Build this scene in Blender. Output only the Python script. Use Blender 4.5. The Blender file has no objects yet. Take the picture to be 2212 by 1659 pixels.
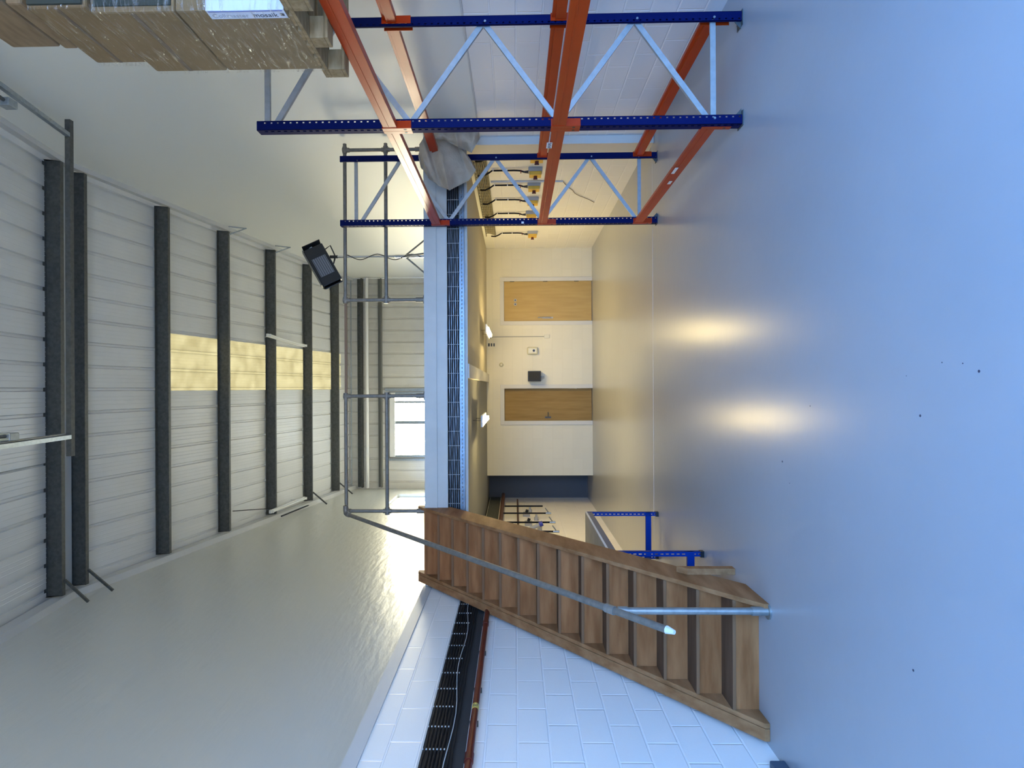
import bpy, bmesh, math, random
from mathutils import Vector, Matrix
random.seed(7)
S = bpy.context.scene
COL = S.collection
PI = math.pi

# ------------------------------------------------------------------ camera
W_IMG, H_IMG = 2212.0, 1659.0
F_PX, PX, PY, CAM_H = 1327.0, 1084.2, 838.0, 1.75
TH, RO = math.radians(1.2), math.radians(0.28)
LOOK = Vector((0, math.cos(TH), math.sin(TH)))
RIGHT0 = Vector((0, math.sin(TH), -math.cos(TH)))      # the photo is turned: image right is world down
UP0 = Vector((1, 0, 0))
RIGHT = RIGHT0 * math.cos(RO) - UP0 * math.sin(RO)
UP = UP0 * math.cos(RO) + RIGHT0 * math.sin(RO)
cd = bpy.data.cameras.new('camera'); cam = bpy.data.objects.new('camera', cd); COL.objects.link(cam)
cd.sensor_fit = 'HORIZONTAL'; cd.sensor_width = 36.0
cd.lens = F_PX / W_IMG * 36.0
cd.shift_x = (W_IMG / 2 - PX) / W_IMG
cd.shift_y = -(H_IMG / 2 - PY) / W_IMG
cd.clip_start = 0.05
rot = Matrix((RIGHT, UP, -LOOK)).transposed()
cam.matrix_world = Matrix.Translation((0, 0, CAM_H)) @ rot.to_4x4()
S.camera = cam

def at(x, y, X=None, Y=None, Z=None):
    d = LOOK * F_PX + RIGHT * (x - PX) - UP * (y - PY)
    t = X / d.x if X is not None else (Y / d.y if Y is not None else (Z - CAM_H) / d.z)
    return Vector((0, 0, CAM_H)) + d * t

# ------------------------------------------------------------------ world, exposure
S.view_settings.view_transform = 'Standard'
S.view_settings.look = 'None'
S.view_settings.exposure = 0.0
S.view_settings.gamma = 1.0
S.view_settings.use_curve_mapping = False
world = bpy.data.worlds.new('World'); S.world = world; world.use_nodes = True
wn, wl = world.node_tree.nodes, world.node_tree.links
wn.clear()
tc = wn.new('ShaderNodeTexCoord'); sx = wn.new('ShaderNodeSeparateXYZ')
wl.new(tc.outputs['Generated'], sx.inputs[0])
mr = wn.new('ShaderNodeMapRange'); mr.inputs[1].default_value = 0.0; mr.inputs[2].default_value = 0.8
wl.new(sx.outputs['Y'], mr.inputs[0])
m1 = wn.new('ShaderNodeMix'); m1.data_type = 'RGBA'
m1.inputs[6].default_value = (0.17, 0.425, 1.0, 1); m1.inputs[7].default_value = (4.2, 3.7, 2.7, 1)
wl.new(mr.outputs[0], m1.inputs[0])
mz = wn.new('ShaderNodeMapRange'); mz.inputs[1].default_value = -0.06; mz.inputs[2].default_value = 0.02
wl.new(sx.outputs['Z'], mz.inputs[0])
m2 = wn.new('ShaderNodeMix'); m2.data_type = 'RGBA'
m2.inputs[6].default_value = (0.16, 0.19, 0.22, 1)
wl.new(mz.outputs[0], m2.inputs[0]); wl.new(m1.outputs[2], m2.inputs[7])
bg = wn.new('ShaderNodeBackground'); bg.inputs[1].default_value = 21.0
wl.new(m2.outputs[2], bg.inputs[0])
wo = wn.new('ShaderNodeOutputWorld'); wl.new(bg.outputs[0], wo.inputs[0])

def portal(name, loc, rotm, sx_, sy_):
    ld = bpy.data.lights.new(name, 'AREA'); ld.shape = 'RECTANGLE'; ld.size = sx_; ld.size_y = sy_
    try: ld.cycles.is_portal = True
    except Exception: pass
    o = bpy.data.objects.new(name, ld); COL.objects.link(o)
    o.matrix_world = Matrix.Translation(loc) @ rotm
    return o
# daylight through the loading door behind the camera (light shines along local -Z)
DX0, DX1, DZ = -1.1, 2.95, 4.3
portal('door_daylight', ((DX0 + DX1) / 2, -1.62, DZ / 2), Matrix.Rotation(PI / 2, 4, 'X'), DX1 - DX0, DZ)
portal('window_daylight', (-1.03, 17.62, 4.35), Matrix.Rotation(-PI / 2, 4, 'X'), 1.85, 1.9)

# ------------------------------------------------------------------ materials
MATS = {}
def nmat(name):
    m = bpy.data.materials.new(name); m.use_nodes = True
    n, l = m.node_tree.nodes, m.node_tree.links
    return m, n, l, n['Principled BSDF']
def mat(name, col, rough=0.6, metal=0.0, var=0.0, vscale=4.0, stretch=(1, 1, 1), bump=0.0, bscale=60.0, emit=None, estr=0.0, col2=None, spec=None):
    if name in MATS: return MATS[name]
    m, n, l, b = nmat(name)
    b.inputs['Base Color'].default_value = (*col, 1)
    b.inputs['Roughness'].default_value = rough
    b.inputs['Metallic'].default_value = metal
    if spec is not None: b.inputs['Specular IOR Level'].default_value = spec
    if var or col2 or bump:
        t = n.new('ShaderNodeTexCoord'); mp = n.new('ShaderNodeMapping'); mp.inputs['Scale'].default_value = stretch
        l.new(t.outputs['Object'], mp.inputs[0])
    if var or col2:
        ns = n.new('ShaderNodeTexNoise'); ns.inputs['Scale'].default_value = vscale; ns.inputs['Detail'].default_value = 6
        l.new(mp.outputs[0], ns.inputs['Vector'])
        cr = n.new('ShaderNodeValToRGB'); cr.color_ramp.elements[0].position = 0.32; cr.color_ramp.elements[1].position = 0.68
        c2 = col2 if col2 else tuple(min(1, c * (1 + var)) for c in col)
        c1 = col if col2 else tuple(c * (1 - var) for c in col)
        cr.color_ramp.elements[0].color = (*c1, 1); cr.color_ramp.elements[1].color = (*c2, 1)
        l.new(ns.outputs['Fac'], cr.inputs[0]); l.new(cr.outputs[0], b.inputs['Base Color'])
    if bump:
        nb = n.new('ShaderNodeTexNoise'); nb.inputs['Scale'].default_value = bscale; nb.inputs['Detail'].default_value = 4
        l.new(mp.outputs[0], nb.inputs['Vector'])
        bu = n.new('ShaderNodeBump'); bu.inputs['Strength'].default_value = bump; bu.inputs['Distance'].default_value = 0.02
        l.new(nb.outputs['Fac'], bu.inputs['Height']); l.new(bu.outputs[0], b.inputs['Normal'])
    if emit:
        b.inputs['Emission Color'].default_value = (*emit, 1); b.inputs['Emission Strength'].default_value = estr
    MATS[name] = m
    return m

def block_mat(name, col, joint, y0, z0, axis='Y', jw=0.010, strength=0.5):
    """painted blockwork: 450 x 225 mm modules, joints as relief"""
    m, n, l, b = nmat(name)
    t = n.new('ShaderNodeTexCoord'); s = n.new('ShaderNodeSeparateXYZ'); l.new(t.outputs['Object'], s.inputs[0])
    a = n.new('ShaderNodeMath'); a.operation = 'SUBTRACT'; a.inputs[1].default_value = y0 - 45.0; l.new(s.outputs[axis], a.inputs[0])
    z = n.new('ShaderNodeMath'); z.operation = 'SUBTRACT'; z.inputs[1].default_value = z0 - 22.5; l.new(s.outputs['Z'], z.inputs[0])
    c = n.new('ShaderNodeCombineXYZ'); l.new(a.outputs[0], c.inputs[0]); l.new(z.outputs[0], c.inputs[1])
    br = n.new('ShaderNodeTexBrick'); l.new(c.outputs[0], br.inputs['Vector'])
    br.inputs['Scale'].default_value = 1.0; br.inputs['Brick Width'].default_value = 0.45; br.inputs['Row Height'].default_value = 0.225
    br.inputs['Mortar Size'].default_value = jw; br.inputs['Mortar Smooth'].default_value = 0.6
    br.inputs['Color1'].default_value = (*col, 1); br.inputs['Color2'].default_value = (*[x * 0.965 for x in col], 1)
    br.inputs['Mortar'].default_value = (*joint, 1)
    l.new(br.outputs['Color'], b.inputs['Base Color'])
    nz = n.new('ShaderNodeTexNoise'); nz.inputs['Scale'].default_value = 90; nz.inputs['Detail'].default_value = 3; l.new(t.outputs['Object'], nz.inputs['Vector'])
    mu = n.new('ShaderNodeMath'); mu.operation = 'MULTIPLY'; mu.inputs[1].default_value = 0.12; l.new(nz.outputs['Fac'], mu.inputs[0])
    su = n.new('ShaderNodeMath'); su.operation = 'SUBTRACT'; l.new(mu.outputs[0], su.inputs[0]); l.new(br.outputs['Fac'], su.inputs[1])
    bu = n.new('ShaderNodeBump'); bu.inputs['Strength'].default_value = strength; bu.inputs['Distance'].default_value = 0.008
    l.new(su.outputs[0], bu.inputs['Height']); l.new(bu.outputs[0], b.inputs['Normal'])
    b.inputs['Roughness'].default_value = 0.45
    MATS[name] = m
    return m

def floor_mat():
    m, n, l, b = nmat('painted_floor')
    t0 = n.new('ShaderNodeTexCoord'); t = n.new('ShaderNodeMapping'); t.inputs['Location'].default_value = (3.1, 2.7, 0.37); l.new(t0.outputs['Object'], t.inputs[0])
    ns = n.new('ShaderNodeTexNoise'); ns.inputs['Scale'].default_value = 0.8; ns.inputs['Detail'].default_value = 8; l.new(t.outputs[0], ns.inputs['Vector'])
    cr = n.new('ShaderNodeValToRGB'); cr.color_ramp.elements[0].position = 0.2; cr.color_ramp.elements[1].position = 0.8
    cr.color_ramp.elements[0].color = (0.34, 0.355, 0.37, 1); cr.color_ramp.elements[1].color = (0.39, 0.40, 0.415, 1)
    l.new(ns.outputs['Fac'], cr.inputs[0]); l.new(cr.outputs[0], b.inputs['Base Color'])
    b.inputs['Roughness'].default_value = 0.275
    n3 = n.new('ShaderNodeTexNoise'); n3.inputs['Scale'].default_value = 9; n3.inputs['Detail'].default_value = 6; l.new(t.outputs[0], n3.inputs['Vector'])
    bu = n.new('ShaderNodeBump'); bu.inputs['Strength'].default_value = 0.35; bu.inputs['Distance'].default_value = 0.004
    l.new(n3.outputs['Fac'], bu.inputs['Height']); l.new(bu.outputs[0], b.inputs['Normal'])
    return m

def gloss_wall_mat():
    m, n, l, b = nmat('smooth_wall_paint')
    b.inputs['Specular IOR Level'].default_value = 0.22; b.inputs['Base Color'].default_value = (0.57, 0.57, 0.52, 1); b.inputs['Roughness'].default_value = 0.33
    t = n.new('ShaderNodeTexCoord'); mp = n.new('ShaderNodeMapping'); mp.inputs['Scale'].default_value = (1, 1.2, 5); l.new(t.outputs['Object'], mp.inputs[0])
    n3 = n.new('ShaderNodeTexNoise'); n3.inputs['Scale'].default_value = 2.5; n3.inputs['Detail'].default_value = 7; l.new(mp.outputs[0], n3.inputs['Vector'])
    bu = n.new('ShaderNodeBump'); bu.inputs['Strength'].default_value = 0.22; bu.inputs['Distance'].default_value = 0.03
    l.new(n3.outputs['Fac'], bu.inputs['Height']); l.new(bu.outputs[0], b.inputs['Normal'])
    return m

M_FLOOR = floor_mat()
M_SMOOTH = gloss_wall_mat()
M_SMOOTHR = mat('matt_wall_paint', (0.80, 0.79, 0.72), 0.6, bump=0.05, bscale=3)
M_BLOCKL = block_mat('painted_blocks_left', (0.93, 0.89, 0.82), (0.97, 0.93, 0.87), 4.09 - 0.225 + 0.45, 1.742)
M_BLOCKR = block_mat('painted_blocks_right', (0.78, 0.77, 0.75), (0.84, 0.83, 0.81), 4.93, 1.95)
M_BACKLOW = block_mat('painted_blocks_back', (0.72, 0.66, 0.46), (0.68, 0.62, 0.42), 0.2, 1.80, axis='X', strength=0.15, jw=0.006)
M_LINER = mat('roof_liner_white', (0.61, 0.61, 0.58), 0.35, var=0.03, vscale=1.5)
M_BACKLINER = mat('wall_liner_grey', (0.60, 0.58, 0.52), 0.45, var=0.03)
M_GALV_DK = mat('weathered_galvanised', (0.085, 0.088, 0.08), 0.55, 0.3, var=0.25, vscale=25)
M_GALV = mat('galvanised_steel', (0.36, 0.40, 0.42), 0.38, 0.75, var=0.12, vscale=30)
M_TUBE = mat('galvanised_tube', (0.22, 0.195, 0.16), 0.5, 0.4, spec=0.25, var=0.15, vscale=25)
M_TUBE_L = mat('bright_tube', (0.30, 0.29, 0.26), 0.38, 0.55, var=0.15, vscale=20)
M_BRACE = mat('zinc_brace', (0.40, 0.40, 0.38), 0.45, 0.35, var=0.1, vscale=20)
M_BLUE = mat('blue_rack_paint', (0.001, 0.005, 0.055), 0.6, spec=0.08)
M_BLUE2 = mat('bright_blue_paint', (0.0, 0.03, 0.21), 0.5, spec=0.15)
M_ORANGE = mat('orange_rack_paint', (0.42, 0.032, 0.002), 0.32, var=0.05, vscale=6, spec=0.2)
M_FASCIA = mat('fascia_paint', (0.55, 0.53, 0.47), 0.5, var=0.04, vscale=5)
M_TRIM = mat('trim_paint', (0.55, 0.55, 0.53), 0.5)
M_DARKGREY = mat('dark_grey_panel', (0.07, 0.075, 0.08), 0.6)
M_SOFFIT = mat('soffit_paint', (0.55, 0.50, 0.38), 0.9, spec=0.1)
M_SOFFIT_SHADE = mat('shaded_soffit_paint', (0.30, 0.30, 0.275), 0.9, spec=0.1)  # shade over the left ceiling bay, put into a greyer soffit colour
M_FRAME = mat('door_frame_paint', (0.63, 0.60, 0.50), 0.5)
M_LEAF = mat('veneer_door', (0.42, 0.27, 0.06), 0.5, col2=(0.48, 0.32, 0.08), vscale=3, stretch=(6, 6, 0.6))
M_LEAF2 = mat('dark_veneer_door', (0.25, 0.155, 0.045), 0.6, spec=0.2, col2=(0.32, 0.205, 0.065), vscale=3, stretch=(6, 6, 0.6))
M_WOOD = mat('stair_plywood', (0.25, 0.088, 0.027), 0.7, spec=0.1, col2=(0.40, 0.162, 0.058), vscale=2.6, stretch=(0.8, 5, 5), bump=0.08, bscale=20)
M_TREAD = mat('worn_tread', (0.10, 0.055, 0.03), 0.7, spec=0.12, col2=(0.15, 0.085, 0.05), vscale=3, stretch=(0.6, 6, 6))
M_NOSE = mat('bare_tread_nosing', (0.22, 0.105, 0.048), 0.7, spec=0.1)
M_STRING = mat('pine_string', (0.24, 0.10, 0.035), 0.6, spec=0.12, col2=(0.38, 0.18, 0.075), vscale=2.4, stretch=(6, 0.9, 5), bump=0.08, bscale=10)
M_BLACK = mat('black_plastic', (0.010, 0.011, 0.012), 0.45)
M_CABLE = mat('black_cable', (0.008, 0.009, 0.011), 0.6, spec=0.2)
M_WHITE = mat('white_plastic', (0.75, 0.74, 0.70), 0.4)
M_TIE = mat('pale_tie', (0.55, 0.54, 0.50), 0.5)
M_RED = mat('oxide_red_pipe', (0.11, 0.010, 0.005), 0.45, var=0.2, vscale=8)
M_COPPER = mat('brown_pipe', (0.09, 0.035, 0.018), 0.5)
M_YELLOW = mat('yellow_cover', (0.70, 0.42, 0.04), 0.45)
M_GREYP = mat('grey_plastic', (0.38, 0.38, 0.36), 0.5)
M_KNOB = mat('dark_red_knob', (0.10, 0.01, 0.008), 0.5)
M_SOCKBLUE = mat('blue_socket_plastic', (0.02, 0.03, 0.30), 0.4)
M_CARD = mat('cardboard', (0.21, 0.135, 0.06), 0.8, var=0.1, vscale=3)
M_CRATE = mat('wooden_carton', (0.17, 0.105, 0.05), 0.75, col2=(0.24, 0.16, 0.085), vscale=2, stretch=(1, 3, 14))
M_PALLET = mat('pallet_wood', (0.24, 0.15, 0.065), 0.85, spec=0.1, col2=(0.36, 0.24, 0.12), vscale=4, stretch=(2, 8, 8))
M_LABEL = mat('label_paper', (0.62, 0.66, 0.74), 0.5)
M_INK = mat('dark_ink', (0.04, 0.045, 0.07), 0.6)
M_INK2 = mat('faint_ink', (0.36, 0.39, 0.44), 0.6)
M_CLOTH = mat('dust_sheet', (0.42, 0.34, 0.25), 0.95, var=0.08, vscale=10, bump=0.3, bscale=50)
M_WALLBASE = mat('dark_blue_grey_skirting', (0.055, 0.085, 0.12), 0.5)
M_JOINT = mat('floor_joint_filler', (0.62, 0.62, 0.60), 0.5)
M_CRACK = mat('crack_dirt', (0.24, 0.20, 0.15), 0.9)
M_BULK = mat('beam_casing_paint', (0.66, 0.64, 0.58), 0.5)
M_BENCH = mat('worktop_laminate', (0.36, 0.36, 0.33), 0.5, var=0.1, vscale=8)

def film_mat():
    m, n, l, b = nmat('stretch_film')
    t = n.new('ShaderNodeTexCoord'); mp = n.new('ShaderNodeMapping'); mp.inputs['Scale'].default_value = (1.0, 0.9, 6)
    mp.inputs['Rotation'].default_value = (0.22, 0, 0)
    l.new(t.outputs['Object'], mp.inputs[0])
    ns = n.new('ShaderNodeTexNoise'); ns.inputs['Scale'].default_value = 9; ns.inputs['Detail'].default_value = 3; ns.inputs['Distortion'].default_value = 0.6
    l.new(mp.outputs[0], ns.inputs['Vector'])
    bu = n.new('ShaderNodeBump'); bu.inputs['Strength'].default_value = 1.0; bu.inputs['Distance'].default_value = 0.05
    l.new(ns.outputs['Fac'], bu.inputs['Height'])
    gl = n.new('ShaderNodeBsdfGlossy'); gl.inputs['Roughness'].default_value = 0.12; gl.inputs['Color'].default_value = (1, 1, 1, 1); l.new(bu.outputs[0], gl.inputs['Normal'])
    tr = n.new('ShaderNodeBsdfTransparent')
    cr = n.new('ShaderNodeMapRange'); cr.inputs[1].default_value = 0.50; cr.inputs[2].default_value = 0.68; cr.inputs[3].default_value = 0.015; cr.inputs[4].default_value = 0.30
    l.new(ns.outputs['Fac'], cr.inputs[0])
    mx = n.new('ShaderNodeMixShader'); l.new(cr.outputs[0], mx.inputs[0]); l.new(tr.outputs[0], mx.inputs[1]); l.new(gl.outputs[0], mx.inputs[2])
    l.new(mx.outputs[0], n['Material Output'].inputs[0])
    return m
M_FILM = film_mat()

def skylight_mat(name, c):
    m, n, l, b = nmat(name)
    t = n.new('ShaderNodeTexCoord'); ns = n.new('ShaderNodeTexNoise'); ns.inputs['Scale'].default_value = 3.0; ns.inputs['Detail'].default_value = 6
    l.new(t.outputs['Object'], ns.inputs['Vector'])
    cr = n.new('ShaderNodeValToRGB'); cr.color_ramp.elements[0].position = 0.3; cr.color_ramp.elements[1].position = 0.7
    cr.color_ramp.elements[0].color = (c * 0.42, c * 0.355, c * 0.16, 1); cr.color_ramp.elements[1].color = (c * 0.66, c * 0.585, c * 0.30, 1)
    l.new(ns.outputs['Fac'], cr.inputs[0])
    tb = n.new('ShaderNodeBsdfTranslucent'); l.new(cr.outputs[0], tb.inputs[0])
    df = n.new('ShaderNodeBsdfDiffuse'); df.inputs[0].default_value = (0.5, 0.48, 0.38, 1)
    mx = n.new('ShaderNodeMixShader'); mx.inputs[0].default_value = 0.25
    l.new(tb.outputs[0], mx.inputs[1]); l.new(df.outputs[0], mx.inputs[2]); l.new(mx.outputs[0], n['Material Output'].inputs[0])
    return m
M_SKYL = skylight_mat('yellowed_rooflight', 0.06)
M_SKY_ADDED = skylight_mat('added_rooflight_sheet', 0.10)
def glass_mat():
    m, n, l, b = nmat('window_glass')
    tr = n.new('ShaderNodeBsdfTransparent'); tr.inputs[0].default_value = (0.93, 0.95, 0.94, 1)
    gl = n.new('ShaderNodeBsdfGlossy'); gl.inputs['Roughness'].default_value = 0.02
    mx = n.new('ShaderNodeMixShader'); mx.inputs[0].default_value = 0.05
    l.new(tr.outputs[0], mx.inputs[1]); l.new(gl.outputs[0], mx.inputs[2]); l.new(mx.outputs[0], n['Material Output'].inputs[0])
    return m
M_GLASS = glass_mat()
M_TUBELIGHT = mat('lit_diffuser', (0.9, 0.85, 0.7), 0.5, emit=(1.0, 0.77, 0.34), estr=155.0)
M_DEADTUBE = mat('unlit_tube', (0.72, 0.72, 0.66), 0.3)
M_PERF = mat('perforated_tray_steel', (0.22, 0.27, 0.31), 0.4, 0.7, var=0.15, vscale=3)

# ------------------------------------------------------------------ mesh building
class MB:
    def __init__(s): s.v = []; s.f = []; s.m = []
    def _add(s, vs, fs, mi=0):
        k = len(s.v); s.v += [Vector(p) for p in vs]; s.f += [tuple(i + k for i in f) for f in fs]; s.m += [mi] * len(fs); return s
    def box(s, a, b, mi=0, M=None):
        x0, y0, z0 = a; x1, y1, z1 = b
        vs = [Vector(p) for p in ((x0, y0, z0), (x1, y0, z0), (x1, y1, z0), (x0, y1, z0), (x0, y0, z1), (x1, y0, z1), (x1, y1, z1), (x0, y1, z1))]
        if M is not None: vs = [M @ p for p in vs]
        return s._add(vs, [(0, 3, 2, 1), (4, 5, 6, 7), (0, 1, 5, 4), (1, 2, 6, 5), (2, 3, 7, 6), (3, 0, 4, 7)], mi)
    def bar(s, p, q, w, t, side=(1, 0, 0), mi=0):
        """rectangular bar from p to q: w across the side direction, t across the other"""
        p, q = Vector(p), Vector(q); d = (q - p).normalized(); u = Vector(side); u = (u - d * u.dot(d)).normalized(); n = d.cross(u)
        vs = []
        for e in (p, q):
            for a, b in ((-1, -1), (1, -1), (1, 1), (-1, 1)): vs.append(e + u * a * w / 2 + n * b * t / 2)
        return s._add(vs, [(0, 1, 2, 3), (7, 6, 5, 4), (0, 4, 5, 1), (1, 5, 6, 2), (2, 6, 7, 3), (3, 7, 4, 0)], mi)
    def tube(s, pts, r, n=12, mi=0, cap=True):
        pts = [Vector(p) for p in pts]; rings = []; k0 = len(s.v); N = len(pts)
        prev = None
        for i, p in enumerate(pts):
            d = (pts[min(i + 1, N - 1)] - pts[max(i - 1, 0)]).normalized()
            if prev is None:
                a = Vector((0, 0, 1)) if abs(d.z) < 0.9 else Vector((1, 0, 0)); u = d.cross(a).normalized()
            else: u = (prev - d * prev.dot(d)).normalized()
            prev = u; w = d.cross(u); rr = r[i] if isinstance(r, (list, tuple)) else r
            for j in range(n):
                a = 2 * PI * j / n; s.v.append(p + u * math.cos(a) * rr + w * math.sin(a) * rr)
        for i in range(N - 1):
            for j in range(n):
                a = k0 + i * n + j; b = k0 + i * n + (j + 1) % n
                s.f.append((a, b, b + n, a + n)); s.m.append(mi)
        if cap:
            s.f.append(tuple(k0 + j for j in range(n))[::-1]); s.m.append(mi)
            s.f.append(tuple(k0 + (N - 1) * n + j for j in range(n))); s.m.append(mi)
        return s
    def prism(s, poly, o, ux, uy, ext, mi=0):
        """polygon (2D) placed with axes ux, uy at o and extruded by vector ext"""
        o, ux, uy, ext = Vector(o), Vector(ux), Vector(uy), Vector(ext); n = len(poly)
        a = [o + ux * x + uy * y for x, y in poly]; b = [p + ext for p in a]
        return s._add(a + b, [tuple(range(n))[::-1], tuple(range(n, 2 * n))] + [(i, (i + 1) % n, n + (i + 1) % n, n + i) for i in range(n)], mi)
    def grid(s, P, mi=0):
        nr, nc = len(P), len(P[0])
        return s._add([p for r in P for p in r], [(i * nc + j, i * nc + j + 1, (i + 1) * nc + j + 1, (i + 1) * nc + j) for i in range(nr - 1) for j in range(nc - 1)], mi)
    def perf(s, o, du, dv, w, length, pitch, hw, hl, off, mi=0):
        """sheet with a row of real holes: width w along du, length along dv, holes hw x hl at u=off"""
        o, du, dv = Vector(o), Vector(du), Vector(dv); us = [0, off - hw / 2, off + hw / 2, w]; n = int(length / pitch)
        P = []; vs = [0]
        for i in range(n):
            c = (i + 0.5) * pitch; vs += [c - hl / 2, c + hl / 2]
        vs.append(length); k = len(s.v)
        for v in vs:
            for u in us: s.v.append(o + du * u + dv * v)
        for i in range(len(vs) - 1):
            for j in range(3):
                if j == 1 and i % 2 == 1: continue
                a = k + i * 4 + j; s.f.append((a, a + 1, a + 5, a + 4)); s.m.append(mi)
        return s
    def build(s, name, m, parent=None, smooth=False, bevel=0.0, solid=0.0):
        me = bpy.data.meshes.new(name)
        off = Vector(parent.get('org', (0, 0, 0))) if parent is not None else Vector((0, 0, 0))
        if parent is None and s.v:
            off = Vector(((min(p.x for p in s.v) + max(p.x for p in s.v)) / 2, (min(p.y for p in s.v) + max(p.y for p in s.v)) / 2, min(p.z for p in s.v)))
            if getattr(s, 'noorg', False): off = Vector((0, 0, 0))
        me.from_pydata([p - off for p in s.v], [], s.f)
        for mm in (m if isinstance(m, (list, tuple)) else [m]): me.materials.append(mm)
        for p, i in zip(me.polygons, s.m): p.material_index = i; p.use_smooth = smooth
        bm = bmesh.new(); bm.from_mesh(me); bmesh.ops.recalc_face_normals(bm, faces=bm.faces[:]); bm.to_mesh(me); bm.free()
        if smooth:
            try: me.set_sharp_from_angle(angle=math.radians(40))
            except Exception: pass
        o = bpy.data.objects.new(name, me); COL.objects.link(o)
        if parent is not None: o.parent = parent; o['org'] = list(off)
        else: o.location = off; o['org'] = list(off)
        if bevel:
            b = o.modifiers.new('bevel', 'BEVEL'); b.width = bevel; b.segments = 2; b.limit_method = 'ANGLE'
        if solid:
            b = o.modifiers.new('sheet', 'SOLIDIFY'); b.thickness = solid
        return o

def tag(o, label=None, cat=None, group=None, kind=None):
    if label: o['label'] = label
    if cat: o['category'] = cat
    if group: o['group'] = group
    if kind: o['kind'] = kind
    return o
def thing(name, label, cat, loc=(0, 0, 0), group=None, kind=None):
    o = bpy.data.objects.new(name, None); COL.objects.link(o); o.location = loc; o['org'] = list(loc); o.empty_display_size = 0.1
    return tag(o, label, cat, group, kind)
def struct(name, mb, m, **k):
    mb.noorg = True                      # wall patterns are laid out in room coordinates
    o = mb.build(name, m, **k); o['kind'] = 'structure'; return o
def kids(o): return [c for c in bpy.data.objects if c.parent == o]
def copy_tree(o, delta=(0, 0, 0), parent=None, label=None):
    c = o.copy(); COL.objects.link(c)
    if parent is not None: c.parent = parent
    else: c.location = Vector(o.location) + Vector(delta)
    if label: c['label'] = label
    for ch in kids(o):
        if ch is not c: copy_tree(ch, parent=c)
    return c
def arc(c, r, a0, a1, u, v, n=8):
    c, u, v = Vector(c), Vector(u), Vector(v)
    return [c + u * r * math.cos(a0 + (a1 - a0) * i / n) + v * r * math.sin(a0 + (a1 - a0) * i / n) for i in range(n + 1)]

# ------------------------------------------------------------------ the setting
XL, XR, XUL = -2.49, 3.15, -2.86        # block wall faces left/right, upper left wall
YB, YP, YF = 17.5, 13.87, -1.6          # far wall, partition under the mezzanine, front wall
YM = 7.70                               # mezzanine edge
ZM, ZS = 2.885, 2.38                    # mezzanine floor, soffit
YA, ZA, SL = 8.33, 8.02, 0.165          # roof apex
def zroof(y): return ZA - SL * abs(y - YA)

struct('floor', MB().box((XL - 0.8, YF - 0.3, -0.2), (XR + 0.6, YB, 0.0)), M_FLOOR)
struct('ground', MB().box((-15, -25, -0.25), (15, YF - 0.3, -0.03)), mat('yard_concrete', (0.3, 0.3, 0.29), 0.9, var=0.1, vscale=1))
struct('trim_1', MB().box((-1.95, 7.80, 0.0), (XR - 0.05, 7.812, 0.0015)), M_JOINT)
struct('wall_left', MB().box((XUL, YF, 0), (XL, YM + 0.06, 2.80)), M_BLOCKL)
struct('wall_left_rear', MB().box((XUL - 0.2, YM + 0.06, 0), (-2.66, YB, 2.36)), M_BLOCKL)
LY0, LY1, LZ0, LZ1 = 15.15, 16.55, 3.3, 4.93
struct('wall_left_upper', MB().box((XUL - 0.2, YF, 2.3), (XUL, LY0, 8.2)).box((XUL - 0.2, LY1, 2.3), (XUL, YB, 8.2)).box((XUL - 0.2, LY0, 2.3), (XUL, LY1, LZ0)).box((XUL - 0.2, LY0, LZ1), (XUL, LY1, 8.2)), M_SMOOTH)
struct('trim_2', MB().box((XUL, YF, 2.80), (XL + 0.012, YM, 2.905)), M_TRIM)
struct('wall_right', MB().box((XR, YF, 0), (XR + 0.3, YB, 2.18)), M_BLOCKR)
struct('wall_right_upper', MB().box((XR + 0.004, YF, 2.18), (XR + 0.3, YB, 8.2)), M_SMOOTHR)
struct('trim_3', MB().box((XR - 0.012, YF, 2.17), (XR + 0.03, 7.75, 2.185)), M_TRIM)
struct('baseboard_left', MB().box((XL, YF, 0), (XL + 0.05, 4.05, 0.10)), M_WALLBASE, bevel=0.01)
# boxed-in steel columns in the right wall at the mezzanine edge
struct('trim_4', MB().box((XR - 0.10, 7.70, 0), (XR + 0.01, 8.02, ZS)), mat('column_casing_paint', (0.62, 0.58, 0.50), 0.5), bevel=0.006)
# front wall with the open loading door behind the camera
fw = MB()
fw.box((XUL, YF - 0.25, 0), (DX0, YF, 8.0)).box((DX1, YF - 0.25, 0), (XR + 0.1, YF, 8.0)).box((DX0, YF - 0.25, DZ), (DX1, YF, 8.0))
struct('wall_front', fw, M_SMOOTHR)
# far wall (upper part, ribbed metal liner) with the window opening
WX0, WX1, WZ0, WZ1 = -1.97, -0.10, 3.35, 5.35
def ribbed(o, du, dn, dv, w, length, pitch=0.333, rw=0.055, rd=0.022, start=0.0):
    """ribbed sheet: profile across du (length w), drawn along dv"""
    o, du, dn, dv = Vector(o), Vector(du), Vector(dn), Vector(dv); prof = [(0, 0)]; x = start
    while x < w:
        for a, b in ((x - rw / 2, 0), (x - rw / 2 + 0.012, rd), (x + rw / 2 - 0.012, rd), (x + rw / 2, 0)):
            if 0 < a < w: prof.append((a, b))
        for fr in (0.33, 0.5, 0.67):
            a = x + pitch * fr
            if a + 0.01 < w: prof += [(a - 0.006, 0), (a, -0.0022), (a + 0.006, 0)]
        x += pitch
    prof.append((w, 0))
    return [[o + du * a + dn * b for a, b in prof], [o + du * a + dn * b + dv * length for a, b in prof]]
bw = MB()
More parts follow.
